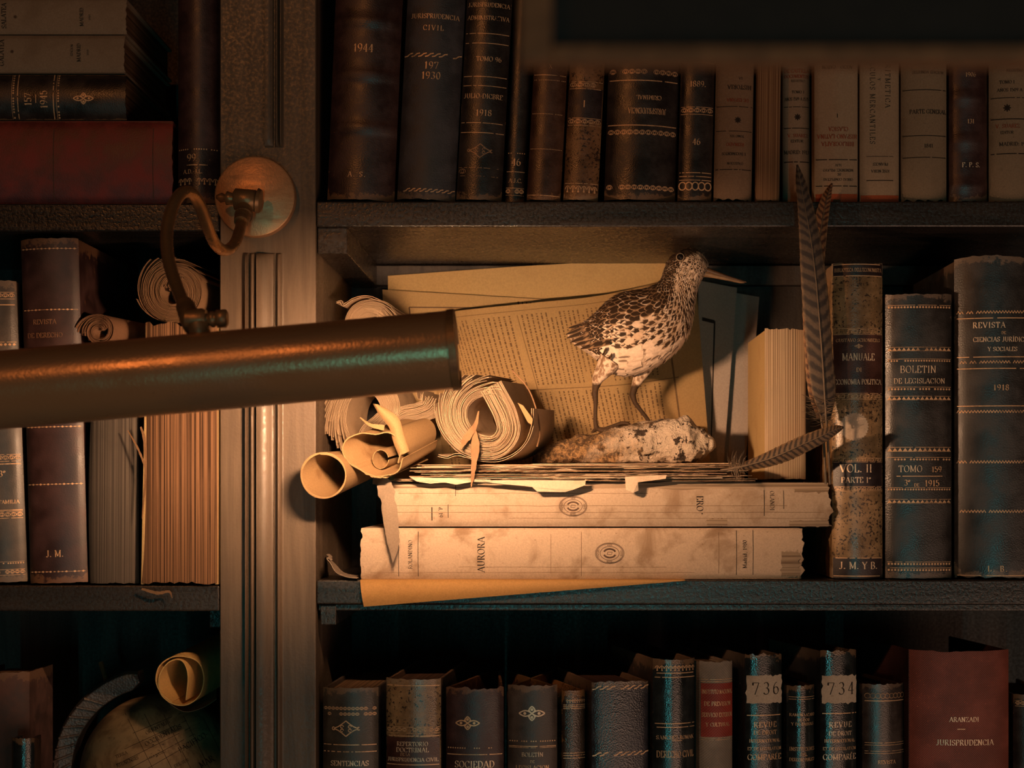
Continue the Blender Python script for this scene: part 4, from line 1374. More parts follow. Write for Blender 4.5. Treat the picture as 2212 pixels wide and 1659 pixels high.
def sheaf(label, specs, z0, tilt=0.0, depth=.15):
    """specs: (px left, px right, thickness m, front y m, material index)"""
    xl, xr = P(specs[0][0], 0).x, P(specs[0][1], 0).x
    root = thing('paper_sheaf', label, 'papers', ((xl + xr) / 2, .02, z0), 'loose papers on the lying stack')
    z = z0
    for n_, (pl, pr, th, fy, mi) in enumerate(specs):
        q = MB()
        a, b = P(pl, 0).x, P(pr, 0).x
        rows = []
        nx, ny = 70, 8
        for i in range(nx + 1):
            f = i / nx
            x = a + (b - a) * f
            r = []
            for j in range(ny + 1):
                g = j / ny
                fr = fy + noise.noise(Vector((x * 60, n_ * 3.1, 0))) * .004 + noise.noise(Vector((x * 260, n_ * 7.7, 0))) * .0022
                y = fr + (depth - fr) * g
                w_ = (noise.noise(Vector((x * 22, y * 10, n_ * .6))) + .6) * th * .34
                r.append(Vector((x + noise.noise(Vector((y * 90, n_, f > .5))) * .003 * (1 if i in (0, nx) else 0), y, z + th * .42 + w_ + tilt * (x - a) * (n_ + 1) / len(specs))))
            rows.append(r)
        q.sheet(rows, th * .6, False)
        build('sheet', q, SHF[mi], root, off=root.location)
        z += th
    return root, z


low_s, z3 = sheaf('lower sheaf of torn brown papers directly on the lying stack', [
    (842, 1630, .0008, -.001, 1), (862, 1610, .0007, .003, 0), (850, 1636, .0008, .000, 1), (905, 1560, .0009, -.003, 2), (890, 1600, .0007, .002, 0), (884, 1622, .0008, -.001, 1), (930, 1530, .0009, .001, 2), (910, 1570, .0007, -.002, 0)], ZT2 + .0004, .002)
up_s, z4 = sheaf('upper sheaf of yellowed papers under the stone and the rolled booklet', [
    (890, 1612, .0009, .006, 0), (882, 1620, .0008, .003, 1), (915, 1590, .0007, .009, 2), (905, 1600, .0009, .006, 0), (886, 1616, .0008, .002, 1), (895, 1626, .0009, .007, 2), (912, 1604, .0008, .004, 0), (900, 1610, .0009, .009, 1), (1150, 1585, .0008, .022, 2)], z3 + .0012, .004)
ZP = z4 + .0012
# torn flaps of the lower sheaf hanging over the spine below
for poly in ([(1040, 1038), (1100, 1036), (1170, 1036), (1262, 1038), (1266, 1034), (1264, 1048), (1238, 1058), (1220, 1063), (1160, 1062), (1150, 1052), (1110, 1048), (1060, 1043)],
             [(1350, 1030), (1440, 1026), (1438, 1034), (1378, 1042), (1379, 1060), (1368, 1064), (1352, 1058)],
             [(884, 1030), (980, 1034), (1060, 1036), (1058, 1042), (1020, 1041), (985, 1047), (960, 1042), (930, 1045), (900, 1040)]):
    q = MB()
    n = len(poly)
    f_ = [P(x, y, -.0078 + .0012 * math.sin(i * 2.1)) for i, (x, y) in enumerate(poly)]
    b_ = [p + Vector((0, .0006, 0)) for p in f_]
    q.add(f_ + b_, [tuple(range(n))[::-1], tuple(range(n, 2 * n))] + [(i, (i + 1) % n, n + (i + 1) % n, n + i) for i in range(n)])
    build('torn_flap', q, SHF[2], low_s, off=low_s.location)

# ------------------------------------------------------------------ sheets standing at the back of the bay


def standing(name, label, pts_top, pts_bot, d_top, d_bot, mat, cat, t=.0008, curve=None, group=None, nx=24, ny=14):
    """a stiff sheet between two lines of photo points; returns root and its surface map"""
    tp = cr(pts_top, nx + 1) if len(pts_top) > 2 else [tuple(a + (b - a) * i / nx for a, b in zip(*pts_top)) for i in range(nx + 1)]
    bt = cr(pts_bot, nx + 1) if len(pts_bot) > 2 else [tuple(a + (b - a) * i / nx for a, b in zip(*pts_bot)) for i in range(nx + 1)]

    def surf(f, g):
        x = f * nx
        i = min(int(x), nx - 1)
        r = x - i
        ax_, ay = [tp[i][k] + (tp[i + 1][k] - tp[i][k]) * r for k in (0, 1)]
        bx, by = [bt[i][k] + (bt[i + 1][k] - bt[i][k]) * r for k in (0, 1)]
        d = d_top + (d_bot - d_top) * g + (curve(f, g) if curve else 0)
        A, B = P(ax_, ay, d_top), P(bx, by, d_bot)
        p = A.lerp(B, g)
        p.y = d
        return p
    q = MB()
    q.sheet([[surf(i / nx, j / ny) for i in range(nx + 1)] for j in range(ny + 1)], t)
    base = surf(.5, 1)
    root = thing(name, label, cat, base, group)
    build('sheet', q, mat, root, off=base)

    def mp(u, v, off):
        p = surf(max(0, min(1, u)), max(0, min(1, v)))
        return Vector((p.x, p.y - t * .5 - off, p.z)) - base
    return root, mp


FOLD = paper((.50, .345, .155), (.36, .22, .09), .75, None, .12, 'manila_card', .35)
FOLD2 = paper((.44, .30, .14), (.30, .18, .08), .75, None, .12, 'tan_card', .35)
NEWS = paper((.36, .235, .105), (.25, .15, .06), .8, None, .12, 'newsprint', .35)
GREYC = paper((.40, .33, .28), (.30, .22, .17), .75, None, .1, 'grey_card', .3)
GF = 'sheets and folders standing behind the bird'
yb = lambda d: CY - (ZT2 + .0012) / mpp(d)
standing('folder', 'cream folder standing furthest back under the upper shelf', [(838, 596), (1150, 574), (1452, 559)], [(842, yb(.222)), (1500, yb(.222))], .231, .222, FOLD, 'folder', .0012, group=GF)
r_, mp = standing('folder', 'tan folder with a printed frame line leaning between cream folder and newspaper', [(826, 626), (1060, 640), (1310, 655)], [(850, yb(.208)), (1330, yb(.208))], .222, .204, FOLD2, 'folder', .0010, group=GF)
q = MB()
for pts in ([(.12, .085), (.3, .075), (.5, .065), (.7, .055), (.98, .05)], [(.12, .085), (.125, .2), (.13, .4)]):
    stroke(q, pts, .006, mp)
for i in range(16):
    stroke(q, [(.62 + i * .018, .02), (.62 + i * .018, .036)], .006, mp)
build('printed_frame', q, INKF, r_)
curv = lambda f, g: .020 * (1 - min(1, f / .55)) ** 2 * 1.0 + .010 * math.sin(PI * f)
for args in ((('white sheet', 'grey card sheet with a printed frame right of the bird', [(1508, 606), (1592, 622)], [(1512, yb(.200)), (1560, yb(.200))], .218, .200), True),
             (('x', 'grey-green card sheet standing rightmost behind the bird', [(1560, 628), (1640, 642)], [(1545, yb(.21)), (1607, yb(.21))], .226, .21), False)):
    (nm, lb, a, b, dt, db), fr = args
    r_, mp = standing('card_sheet', lb, a, b, dt, db, GREYC, 'card', .0014, group=GF)
    if fr:
        q = MB()
        stroke(q, [(.1, .19), (.45, .195)], .018, mp)
        stroke(q, [(.45, .19 + .8 * i / 12) for i in range(11)], .045, mp)
        build('printed_frame', q, INK, r_)
r_, mp = standing('newspaper', 'yellowed printed newspaper page curving behind the bird', [(930, 684), (985, 676), (1150, 660), (1310, 640), (1502, 590)],
                  [(960, yb(.178)), (1100, yb(.178)), (1250, yb(.178)), (1400, yb(.178)), (1537, yb(.178))], .205, .178, NEWS, 'newspaper', .0006, curve=lambda f, g: -.022 * math.sin(PI * f) * (1 - .3 * g), group=GF, nx=40, ny=24)
q = MB()
rr = random.Random(3)
for blk in ((.06, .46), (.50, .93)):
    c = 0
    u = .045
    while u < .865:
        if abs(u - .44) < .012:
            u += .022
        v = blk[0] + (.0 if rr.random() < .85 else .03)
        end = blk[1] - (0 if rr.random() < .8 else rr.random() * .2)
        while v < end:
            ln = .005 + rr.random() ** 2 * .022
            e = min(end, v + ln)
            cv = lambda vv, u=u: (u + .012 * (1 - vv) ** 2 - .006, vv)
            stroke(q, [cv(v), cv((v + e) / 2), cv(e)], .0042 + rr.random() * .0016, mp, off=.0002)
            v = e + .0045 + rr.random() * .002
        u += .0155
stroke(q, [(.02 + .9 * i / 20, .485) for i in range(21)], .004, mp)
stroke(q, [(.02 + .9 * i / 20, .035) for i in range(21)], .003, mp)
stroke(q, [(.905, .06 + .9 * i / 12) for i in range(13)], .006, mp)
stroke(q, [(.445, .06 + .9 * i / 12) for i in range(13)], .002, mp)
build('printed_text', q, plain('worn_newsprint_ink', (.15, .092, .045), .8, 0, .2), r_)

# upright turned-round book standing on the right end of the stack
PBT = pages((.60, .45, .29), (.16, .095, .05), 0, 2400)
book(1652, 1742, 712, yb(.045), 'book turned to show cream page edges standing on the stack behind the feathers', PBT, d=.045, depth=.13, bulge=.0015, yaw=0, rest=ZT2 + .0015, boards=FOLD, page=PBT, ragged=.001)

# ------------------------------------------------------------------ rolled papers
ROLLP = pages((.62, .46, .29), None, 1, 30)


def rollmat(c):
    return paper(c, mul(c, .6), .85, None, .35, 'rolled_paper', .5)


RP = rollmat((.50, .36, .23))
RPB = rollmat((.30, .175, .095))
RPC = rollmat((.19, .10, .055))
RPY = paper((.32, .20, .092), (.19, .10, .04), .85, (.2, .11, .045), .4, 'rolled_vellum', .8)


def roll(label, curves, d0, axis, length, mat, name='paper_roll', cat='paper roll', group='rolled papers on the shelves', taper=1.0, rest=None, extra=None, ragged=.0016):
    """curves: (photo points of the middle sheet, n sheets, bundle width px, fan at start, fan at end)"""
    ax_ = Vector(axis).normalized()
    q = MB()
    k = mpp(d0)
    allp = []
    for ci, (ctrl, ns, wpx, f0, f1) in enumerate(curves):
        mid = cr([tuple(c) for c in ctrl], 110)
        cmx, cmy = sum(p[0] for p in mid) / 110, sum(p[1] for p in mid) / 110
        spl = [rnd.uniform(1, 10) for _ in range(60)]
        for s_ in range(ns):
            o_ = (s_ / max(1, ns - 1) - .5)
            def outer(i_):
                a, b = mid[i_ - 1], mid[i_ + 1]
                return (s_ / ns) if (-(b[1] - a[1]) * (mid[i_][0] - cmx) + (b[0] - a[0]) * (mid[i_][1] - cmy)) > 0 else 1 - s_ / ns
            st = int(abs(noise.noise(Vector((s_ * .9, ci, 1)))) * f0 * .5 + f0 * outer(8) * .7)
            en = 109 - int(abs(noise.noise(Vector((s_ * .7, ci, 9)))) * f1 * .5 + f1 * outer(101) * .7)
            th = wpx / max(1, ns) * (.44 if ns > 1 else .6)
            fr, bk = [], []
            jd = rnd.uniform(-1, 1) * ragged
            for i in range(st, en + 1):
                a, b = mid[max(i - 1, 0)], mid[min(i + 1, 109)]
                dx, dy = b[0] - a[0], b[1] - a[1]
                l = math.hypot(dx, dy) or 1
                loose = 1 + .9 * max(0, (8 + f0 - i) / (8 + f0 + 1)) * (f0 > 0) + .9 * max(0, (i - (100 - f1)) / (9 + f1 + 1)) * (f1 > 0)
                tail = max(max(0, 1 - (en - i) / 12) * (f1 > 8), max(0, 1 - (i - st) / 12) * (f0 > 8))
                og = 1 if (-dy * (mid[i][0] - cmx) + dx * (mid[i][1] - cmy)) > 0 else -1
                w_ = og * tail ** 1.4 * spl[s_ % 60] + o_ * wpx * loose + noise.noise(Vector((i * .11, s_ * .55, ci * 5))) * wpx / ns * .55
                row_f, row_b = [], []
                for sg in (-.5, .5):
                    px = mid[i][0] - dy / l * (w_ + sg * th)
                    py = mid[i][1] + dx / l * (w_ + sg * th)
                    p = P(px, py, d0)
                    p.y += jd + noise.noise(Vector((i * .06, s_ * 1.3, 3))) * ragged * .6
                    row_f.append(p)
                    c0 = P(mid[55][0], mid[55][1], d0)
                    pb_ = c0 + (p - c0) * taper + ax_ * length
                    row_b.append(pb_)
                fr.append(row_f)
                bk.append(row_b)
            m_ = len(fr)
            if m_ < 4:
                continue
            vs = [p for r in fr for p in r] + [p for r in bk for p in r]
            fs = []
            for i in range(m_ - 1):
                a = 2 * i
                fs += [(a, a + 1, a + 3, a + 2), (2 * m_ + a, 2 * m_ + a + 2, 2 * m_ + a + 3, 2 * m_ + a + 1), (a, a + 2, 2 * m_ + a + 2, 2 * m_ + a), (a + 1, 2 * m_ + a + 1, 2 * m_ + a + 3, a + 3)]
            e = 2 * (m_ - 1)
            fs += [(0, 2 * m_, 2 * m_ + 1, 1), (e, e + 1, 2 * m_ + e + 1, 2 * m_ + e)]
            q.add(vs, fs, False)
    zmin = min(v.z for v in q.v)
    if rest is not None:
        for v in q.v:
            v.z += rest - zmin
        zmin = rest
    c0 = P(*curves[0][0][len(curves[0][0]) // 2][:2], d0)
    root = thing(name, label, cat, (c0.x, d0, zmin), group)
    build('rolled_sheets', q, mat, root, off=root.location)
    if extra:
        extra(root)
    return root


def spiral(cx, cy, r0, r1, a0, a1, n=12, sq=1.0):
    return [(cx + (r0 + (r1 - r0) * i / (n - 1)) * math.cos(R(a0 + (a1 - a0) * i / (n - 1))),
             cy - (r0 + (r1 - r0) * i / (n - 1)) * sq * math.sin(R(a0 + (a1 - a0) * i / (n - 1)))) for i in range(n)]


def ribbon(name, pts, d, wpx, mat, parent, twist=0.0, t=.0004):
    """a narrow torn strip through photo points (px, py[, d])"""
    pp_ = cr([(p[0], p[1], p[2] if len(p) > 2 else d, w_) for p, w_ in zip(pts, wpx)], 30)
    pp_ = [(x, y, dd, max(.6, w_ * (1 + .35 * noise.noise(Vector((i * .55, x * .01, 2)))))) for i, (x, y, dd, w_) in enumerate(pp_)]
    rows = []
    for i, (x, y, dd, w_) in enumerate(pp_):
        a, b = pp_[max(i - 1, 0)], pp_[min(i + 1, 29)]
        dx, dy = b[0] - a[0], b[1] - a[1]
        l = math.hypot(dx, dy) or 1
        th = twist * math.sin(i * .5)
        rows.append([P(x - dy / l * w_ * s_, y + dx / l * w_ * s_, dd + th * s_ * w_ * mpp(dd)) for s_ in (-.5, 0, .5)])
    q = MB()
    q.sheet(rows, t, True)
    return build(name, q, mat, parent, off=parent.location if parent else None)


BRST = paper((.25, .14, .07), (.14, .07, .03), .8, None, .3, 'brown_strip')
# big rolled booklet in front of the newspaper


def tie(root):
    ribbon('torn_strip', [(1034, 888, -.002), (1028, 915, -.006), (1014, 938, -.008), (1002, 955, -.008), (996, 970, -.008)], 0, [3, 8, 15, 12, 3], BRST, root, .5)
    ribbon('torn_strip', [(1024, 930, -.006), (1027, 960, -.009), (1024, 1000, -.010), (1021, 1030, -.010), (1018, 1052, -.010)], 0, [10, 17, 12, 7, 2], BRST, root, .4)
    q = MB()
    c = [(1106, 800), (1140, 838), (1160, 890), (1166, 935), (1160, 965)]
    q.tube([P(a, b, .028) for a, b in cr(c, 16)], .0007, 6)
    build('string', q, BRST, root, off=root.location)
    q = MB()
    pts = [(1118, 870), (1130, 876), (1151, 905), (1149, 918), (1140, 912)]
    fr = [P(a, b, -.003) for a, b in pts]
    q.add(fr + [p + Vector((0, .03, 0)) for p in fr], [(0, 1, 2, 3, 4)[::-1], (5, 6, 7, 8, 9)] + [(i, (i + 1) % 5, 5 + (i + 1) % 5, 5 + i) for i in range(5)])
    build('loose_leaf', q, RPY, root, off=root.location)


roll('thick rolled booklet with fanned page ends and a torn strip, right of the other rolls', [
    ([(1060, 842), (1074, 868), (1092, 905), (1098, 940), (1080, 968), (1048, 976), (1008, 962), (980, 925), (978, 880), (1000, 845), (1035, 826), (1078, 822), (1112, 842), (1136, 878)], 40, 50, 0, 62),
    ([(946, 992), (965, 996), (985, 990), (1005, 994), (1030, 1001), (1080, 1002), (1125, 978), (1148, 935), (1150, 890)], 2, 4, 0, 0)], .004, (.16, 1, .03), .11, RP, rest=ZP, extra=tie, ragged=.0026)
# double booklet roll behind the brass tube
roll('wide rolled booklet with a hollow left end just below the brass tube', [
    ([(762, 985), (738, 962), (722, 925), (718, 885), (728, 845), (750, 815), (782, 802), (815, 812), (838, 840), (842, 870), (822, 895), (800, 915), (796, 950), (812, 975)], 32, 42, 40, 10),
    ([(846, 975), (846, 940), (852, 905), (872, 880), (905, 872), (930, 858), (938, 830)], 28, 44, 14, 16)], .056, (.10, 1, .02), .085, RP, rest=ZP + .001)
roll('rolled booklet topmost of the pile, peeping over the brass tube', [
    (spiral(796, 703, 20, 52, 200, 200 - 640, 26), 22, 24, 0, 20), ([(726, 653), (736, 651), (742, 659), (762, 646), (792, 640), (822, 650)], 2, 4, 0, 0)], .045, (.08, 1, .0), .10, RP, rest=None)
roll('plain paper tube jutting out leftmost over the shelf end', [
    (spiral(699, 1027, 44, 47, 100, 100 - 760, 30, 1.02), 1, 4.5, 0, 0)], -.045, (.22, 1, .05), .10, RPY, taper=.70, ragged=.0005)


def innerroll(root):
    q = MB()
    pts = [Vector(p) for p in (P(822, 992, -.018), P(870, 978, .03))]
    rows = []
    for i in range(2):
        rows.append([pts[i] + Vector((math.cos(a) * 17 * mpp(0), 0, math.sin(a) * 20 * mpp(0))) for a in [2 * PI * j / 24 + .2 for j in range(24)]])
    q.sheet(rows, .0005)
    build('inner_roll', q, RPY, root, off=root.location)
    q = MB()
    rows = []
    edge = cr([(806, 872), (822, 900), (842, 925), (850, 955), (862, 985)], 12)
    edge2 = cr([(816, 874), (836, 884), (862, 905), (872, 940), (884, 975)], 12)
    for (a, b), (c, d_) in zip(edge, edge2):
        rows.append([P(a + (c - a) * t_, b + (d_ - b) * t_, -.026 - .006 * math.sin(PI * t_)) for t_ in (0, .33, .66, 1)])
    q.sheet(rows, .0004)
    build('torn_tongue', q, RPY, root, off=root.location)
    ribbon('torn_tongue', [(778, 902, -.02), (800, 918, -.026), (830, 924, -.028)], 0, [2, 7, 12], RPY, root)


roll('loosely rolled sheet with a smaller roll inside, resting on the paper tube', [
    ([(868, 990), (862, 1012), (845, 1022), (820, 1027), (800, 1024), (775, 1010), (752, 995), (742, 972), (752, 950), (780, 938), (812, 940), (838, 936), (856, 948), (864, 975), (858, 1000)], 1, 4, 0, 0),
    ([(760, 1004), (800, 1030), (835, 1034)], 1, 4, 0, 0)], -.03, (.42, 1, .22), .08, RPY, taper=.85, extra=innerroll, ragged=.0008)
q = MB()
root = thing('paper_strip', 'grey pointed paper strip hanging down over both lying volumes', 'paper strip', P(835, 1040, -.012))
ribbon('strip', [(806, 1036, .0), (826, 1040, -.012), (838, 1080, -.012), (846, 1140, -.011), (850, 1180, -.010), (849, 1216, -.010)], 0, [20, 30, 32, 30, 20, 1], paper((.28, .21, .15), None, .7, None, .1, 'grey_strip'), root)

# left bay rolls
# page blocks without spines on the middle left shelf
GPG = pages((.125, .105, .085), (.06, .047, .038), 0, 1100)
BPG = pages((.27, .145, .075), (.05, .025, .012), 0, 900)
book(190, 297, 752, 1266, 'grey unbound page block between the plum book and the ribbed one', GPG, d=.004, depth=.16, bulge=.004, rest=ZS['lm'], lean=.3, boards=leather((.06, .035, .025)), page=GPG, group=GN, ragged=.0015, warp=lambda x, t: x + (x < 0) * (10 * t - 9 * math.sin(PI * t)) + (x > 0) * -4 * t)
bb = book(311, 471, 706, 1272, 'thick spineless book with ribbed brown page folds beside the upright', BPG, d=-.004, depth=.17, bulge=.0025, rest=ZS['lm'], boards=FOLD, page=BPG, group=GN, ragged=.002, warp=lambda x, t: x - max(0, 80 - x) / 160 * 11 * max(0, 1 - t * 3.2) ** 1.5)
ZB1 = ZS['lm'] + 566 * mpp(-.004) + .001
ribbon('loose_thread', [(304, 922, -.006), (312, 950, -.007), (314, 1010, -.007), (312, 1060, -.007), (307, 1120, -.006)], 0, [4, 6, 5, 4, 2], BRST, bb)
ribbon('loose_thread', [(276, 930, -.006), (296, 965, -.008), (312, 1005, -.008), (314, 1030, -.008)], 0, [2, 4, 4, 3], BRST, bb)
ribbon('torn_lining', [(306, 1272, -.008), (340, 1281, -.010), (365, 1278, -.010), (372, 1292, -.010)], 0, [5, 6, 5, 1], BRST, bb)
for o_ in bb.children:
    if 'thread' in o_.name or 'lining' in o_.name:
        pass
roll('thick brown rolled booklet lying on the ribbed book behind the lamp arm', [
    (spiral(375, 616, 36, 66, 150, 150 - 600, 26), 30, 40, 4, 56)], .012, (.10, 1, -.01), .13, RPB, rest=ZB1)
roll('crumpled brown rolled booklet lying sideways on the grey page block', [
    (spiral(214, 716, 12, 34, 20, 20 + 560, 20, 1.0), 9, 14, 0, 14)], .008, (.45, .88, -.02), .062, RPC, rest=ZS['lm'] + 516 * mpp(0) + .0015, taper=.9)

# ------------------------------------------------------------------ stone under the bird
DB = .10
kb_ = mpp(DB)
rock_top = [(1150, 982), (1162, 968), (1200, 952), (1238, 940), (1285, 933), (1335, 915), (1380, 911), (1442, 904), (1480, 902), (1512, 916), (1532, 930), (1541, 940), (1543, 955)]
rock_bot = [(1150, 990), (1165, 990), (1200, 990), (1238, 990), (1285, 989), (1330, 988), (1380, 988), (1442, 985), (1480, 978), (1505, 970), (1525, 964), (1536, 958), (1543, 956)]
NR, NQ = 110, 64
rt, rb = cr(rock_top, NR), cr(rock_bot, NR)
q = MB()
rows = []
cols = []
zoff = ZP - P(0, 989, DB).z + .0005
for i in range(NR):
    (xt, yt), (xb, yb_) = rt[i], rb[i]
    c = P((xt + xb) / 2, (yt + yb_) / 2, DB)
    hh = (yb_ - yt) / 2 * kb_
    hd = .014 + .026 * math.sin(PI * min(1, max(0, i / (NR - 1)))) ** .6
    row = []
    for j in range(NQ):
        a = 2 * PI * j / NQ
        ca_, sa_ = math.cos(a), math.sin(a)
        sx = math.copysign(abs(ca_) ** .6, ca_)
        sz = math.copysign(abs(sa_) ** .6, sa_)
        p = Vector((c.x, DB + sx * hd, c.z + sz * hh))
        rg = lambda k: 1 - 2 * abs(noise.noise(p * k))
        nn = noise.noise(p * 48) * .0075 + rg(85) * .0032 + noise.noise(p * 190) * .0026 + rg(300) * .0018 + noise.noise(p * 900) * .0005
        nn *= min(1, hh / .010) * (1 if sz < .3 else .75)
        p += Vector((0, sx, sz)).normalized() * nn
        p.z += zoff
        p.z = max(p.z, ZP + .0004)
        row.append(p)
        f = max(0, min(1, ((xt - 1290) / 120 + noise.noise(p * 60) * .9)))
        cols.append((f, f, f, 1))
    rows.append(row)
q.grid(rows, True, True, cols=cols)
q.add(rows[0], [tuple(range(NQ))[::-1]])
q.add(rows[-1], [tuple(range(NQ))])
s = NT('rough_stone')
at = s.n('ShaderNodeAttribute', attribute_name='tint')
v = s.coords()
n1, n2 = s.noise(v, 260, 5, .7), s.noise(v, 90, 4, .7)
pale = s.mix(s.ramp(n2, .54, .60), (.62, .50, .38), (.045, .028, .018))
dark = s.mix(s.ramp(n1, .4, .62), (.08, .045, .022), (.36, .21, .09))
s.out(s.mix(at.outputs['Fac'], dark, pale), .6, .4)
s.bump(s.math('ADD', n1, n2), 1.0, .004)
o = build('stone', q, s.m, color=True)
tag(o, 'long rough stone, pale at its right end, under the stuffed bird', 'stone')

# ------------------------------------------------------------------ the stuffed wader
prof = [((1224, 713), (1229, 722)), ((1250, 698), (1252, 739)), ((1285, 671), (1287, 764)), ((1312, 645), (1312, 788)), ((1345, 625), (1350, 803)), ((1392, 617), (1404, 789)),
        ((1418, 606), (1450, 760)), ((1428, 597), (1482, 722)), ((1432, 590), (1495, 680)), ((1435, 581), (1499, 645)), ((1438, 572), (1505, 614)), ((1444, 557), (1512, 597)),
        ((1455, 544), (1519, 586)), ((1473, 534), (1525, 573)), ((1492, 530.5), (1526, 564)), ((1508, 537), (1525, 560)), ((1517, 548), (1523, 557))]
wid = [3, 20, 44, 62, 72, 70, 62, 50, 41, 35, 32, 31, 31, 29, 24, 15, 4]
pr = cr([(a[0], a[1], b[0], b[1], w_) for (a, b), w_ in zip(prof, wid)], 90)
ZR = zoff + .0012                      # the bird stands on the stone, so it rises with it
NA = 48


def bird_pt(i, a):
    """surface point: section i (float), angle a (0 = back line, 180 = belly line)"""
    i = max(0, min(88.999, i))
    k0 = int(i)
    f = i - k0
    xa, ya, xb, yb_, w_ = [pr[k0][n_] * (1 - f) + pr[k0 + 1][n_] * f for n_ in range(5)]
    A, B = P(xa, ya, DB), P(xb, yb_, DB)
    c = (A + B) / 2
    p = c + (A - B) / 2 * math.cos(a) + Vector((0, 1, 0)) * (w_ * kb_ * math.sin(a))
    p.z += ZR
    return p


q = MB()
q.grid([[bird_pt(i, 2 * PI * j / NA) for j in range(NA)] for i in range(90)], True, True)
q.add([bird_pt(0, 2 * PI * j / NA) for j in range(NA)], [tuple(range(NA))[::-1]])
q.add([bird_pt(89, 2 * PI * j / NA) for j in range(NA)], [tuple(range(NA))])
Z_ = Vector((0, 0, ZR))


def leg(dl, pts, rads):
    q.tube([P(a, b, DB + dl) + Z_ for a, b in pts], [r * kb_ for r in rads], 14)


leg(-.014, [(1318, 770), (1304, 792), (1290, 812), (1286, 832), (1285, 842), (1287, 860), (1286, 880), (1286, 902), (1288, 914), (1289, 921)], [26, 19, 12, 7, 7.2, 5, 4.4, 4.6, 5.6, 5])
leg(.012, [(1400, 765), (1390, 788), (1378, 812), (1370, 830), (1366, 845), (1372, 862), (1384, 878), (1396, 893), (1405, 908)], [26, 19, 12, 7.5, 7.5, 5.2, 4.6, 4.6, 5])
for dl, toes in ((-.014, ([(1288, 918), (1306, 918), (1326, 911), (1342, 905), (1356, 906), (1364, 911)], [(1288, 918), (1300, 922), (1312, 922), (1324, 919)], [(1288, 918), (1283, 922), (1279, 926)])),
                 (.012, ([(1404, 905), (1418, 906), (1432, 904), (1444, 905)], [(1404, 906), (1412, 909), (1424, 909)]))):
    for n_, t_ in enumerate(toes):
        q.tube([P(a, b, DB + dl - .003 * n_ * i / len(t_)) + Z_ for i, (a, b) in enumerate(t_)], [4.2 * kb_] * (len(t_) - 1) + [1.8 * kb_], 10)
raw = build('bird_shape', q, WOOD)
rm = raw.modifiers.new('remesh', 'REMESH')
rm.mode = 'VOXEL'
rm.voxel_size = .0008
sm_ = raw.modifiers.new('smooth', 'SMOOTH')
sm_.factor = .5
sm_.iterations = 3
dg = bpy.context.evaluated_depsgraph_get()
body_me = bpy.data.meshes.new_from_object(raw.evaluated_get(dg))
bpy.data.objects.remove(raw)
foot = P(1289, 922, DB - .014) + Z_
bird = thing('stuffed_bird', 'stuffed wading bird with streaked plumage standing on the stone facing right', 'bird', foot)
body_me.name = 'body'
body_me.transform(Matrix.Translation(-foot))
body_me.polygons.foreach_set('use_smooth', [True] * len(body_me.polygons))
s = NT('bird_down_and_legs')
g = s.n('ShaderNodeSeparateXYZ')
s.l(s.tc.outputs['Object'], g.inputs[0])
zl_ = (922 - 822) * kb_
n1 = s.noise(s.coords(), 500, 4, .6)
n2 = s.noise(s.coords((1, 1, .6), rot=(0, R(35), 0)), 230, 3, .6)
down = s.mix(s.ramp(n2, .42, .60), (.62, .48, .36), (.20, .12, .07))
legc = s.mix(n1, (.015, .009, .005), (.075, .04, .018))
s.out(s.mix(s.ramp(s.math('ADD', g.outputs[2], s.math('MULTIPLY', n1, .003)), zl_, zl_ + .004), legc, down), .7, .25)
s.bump(n1, .35, .001)
body_me.materials.clear()
body_me.materials.append(s.m)
body = bpy.data.objects.new('body', body_me)
COL.objects.link(body)
body.parent = bird
# feathers laid over the body
s = NT('plumage')
at = s.n('ShaderNodeAttribute', attribute_name='tint')
s.out(at.outputs['Color'], .72, .2)
PLUM = s.m
q = MB()
fr_ = random.Random(11)


def lerp3(a, b, t):
    t = max(0, min(1, t))
    return tuple(a[i] + (b[i] - a[i]) * t for i in range(3))


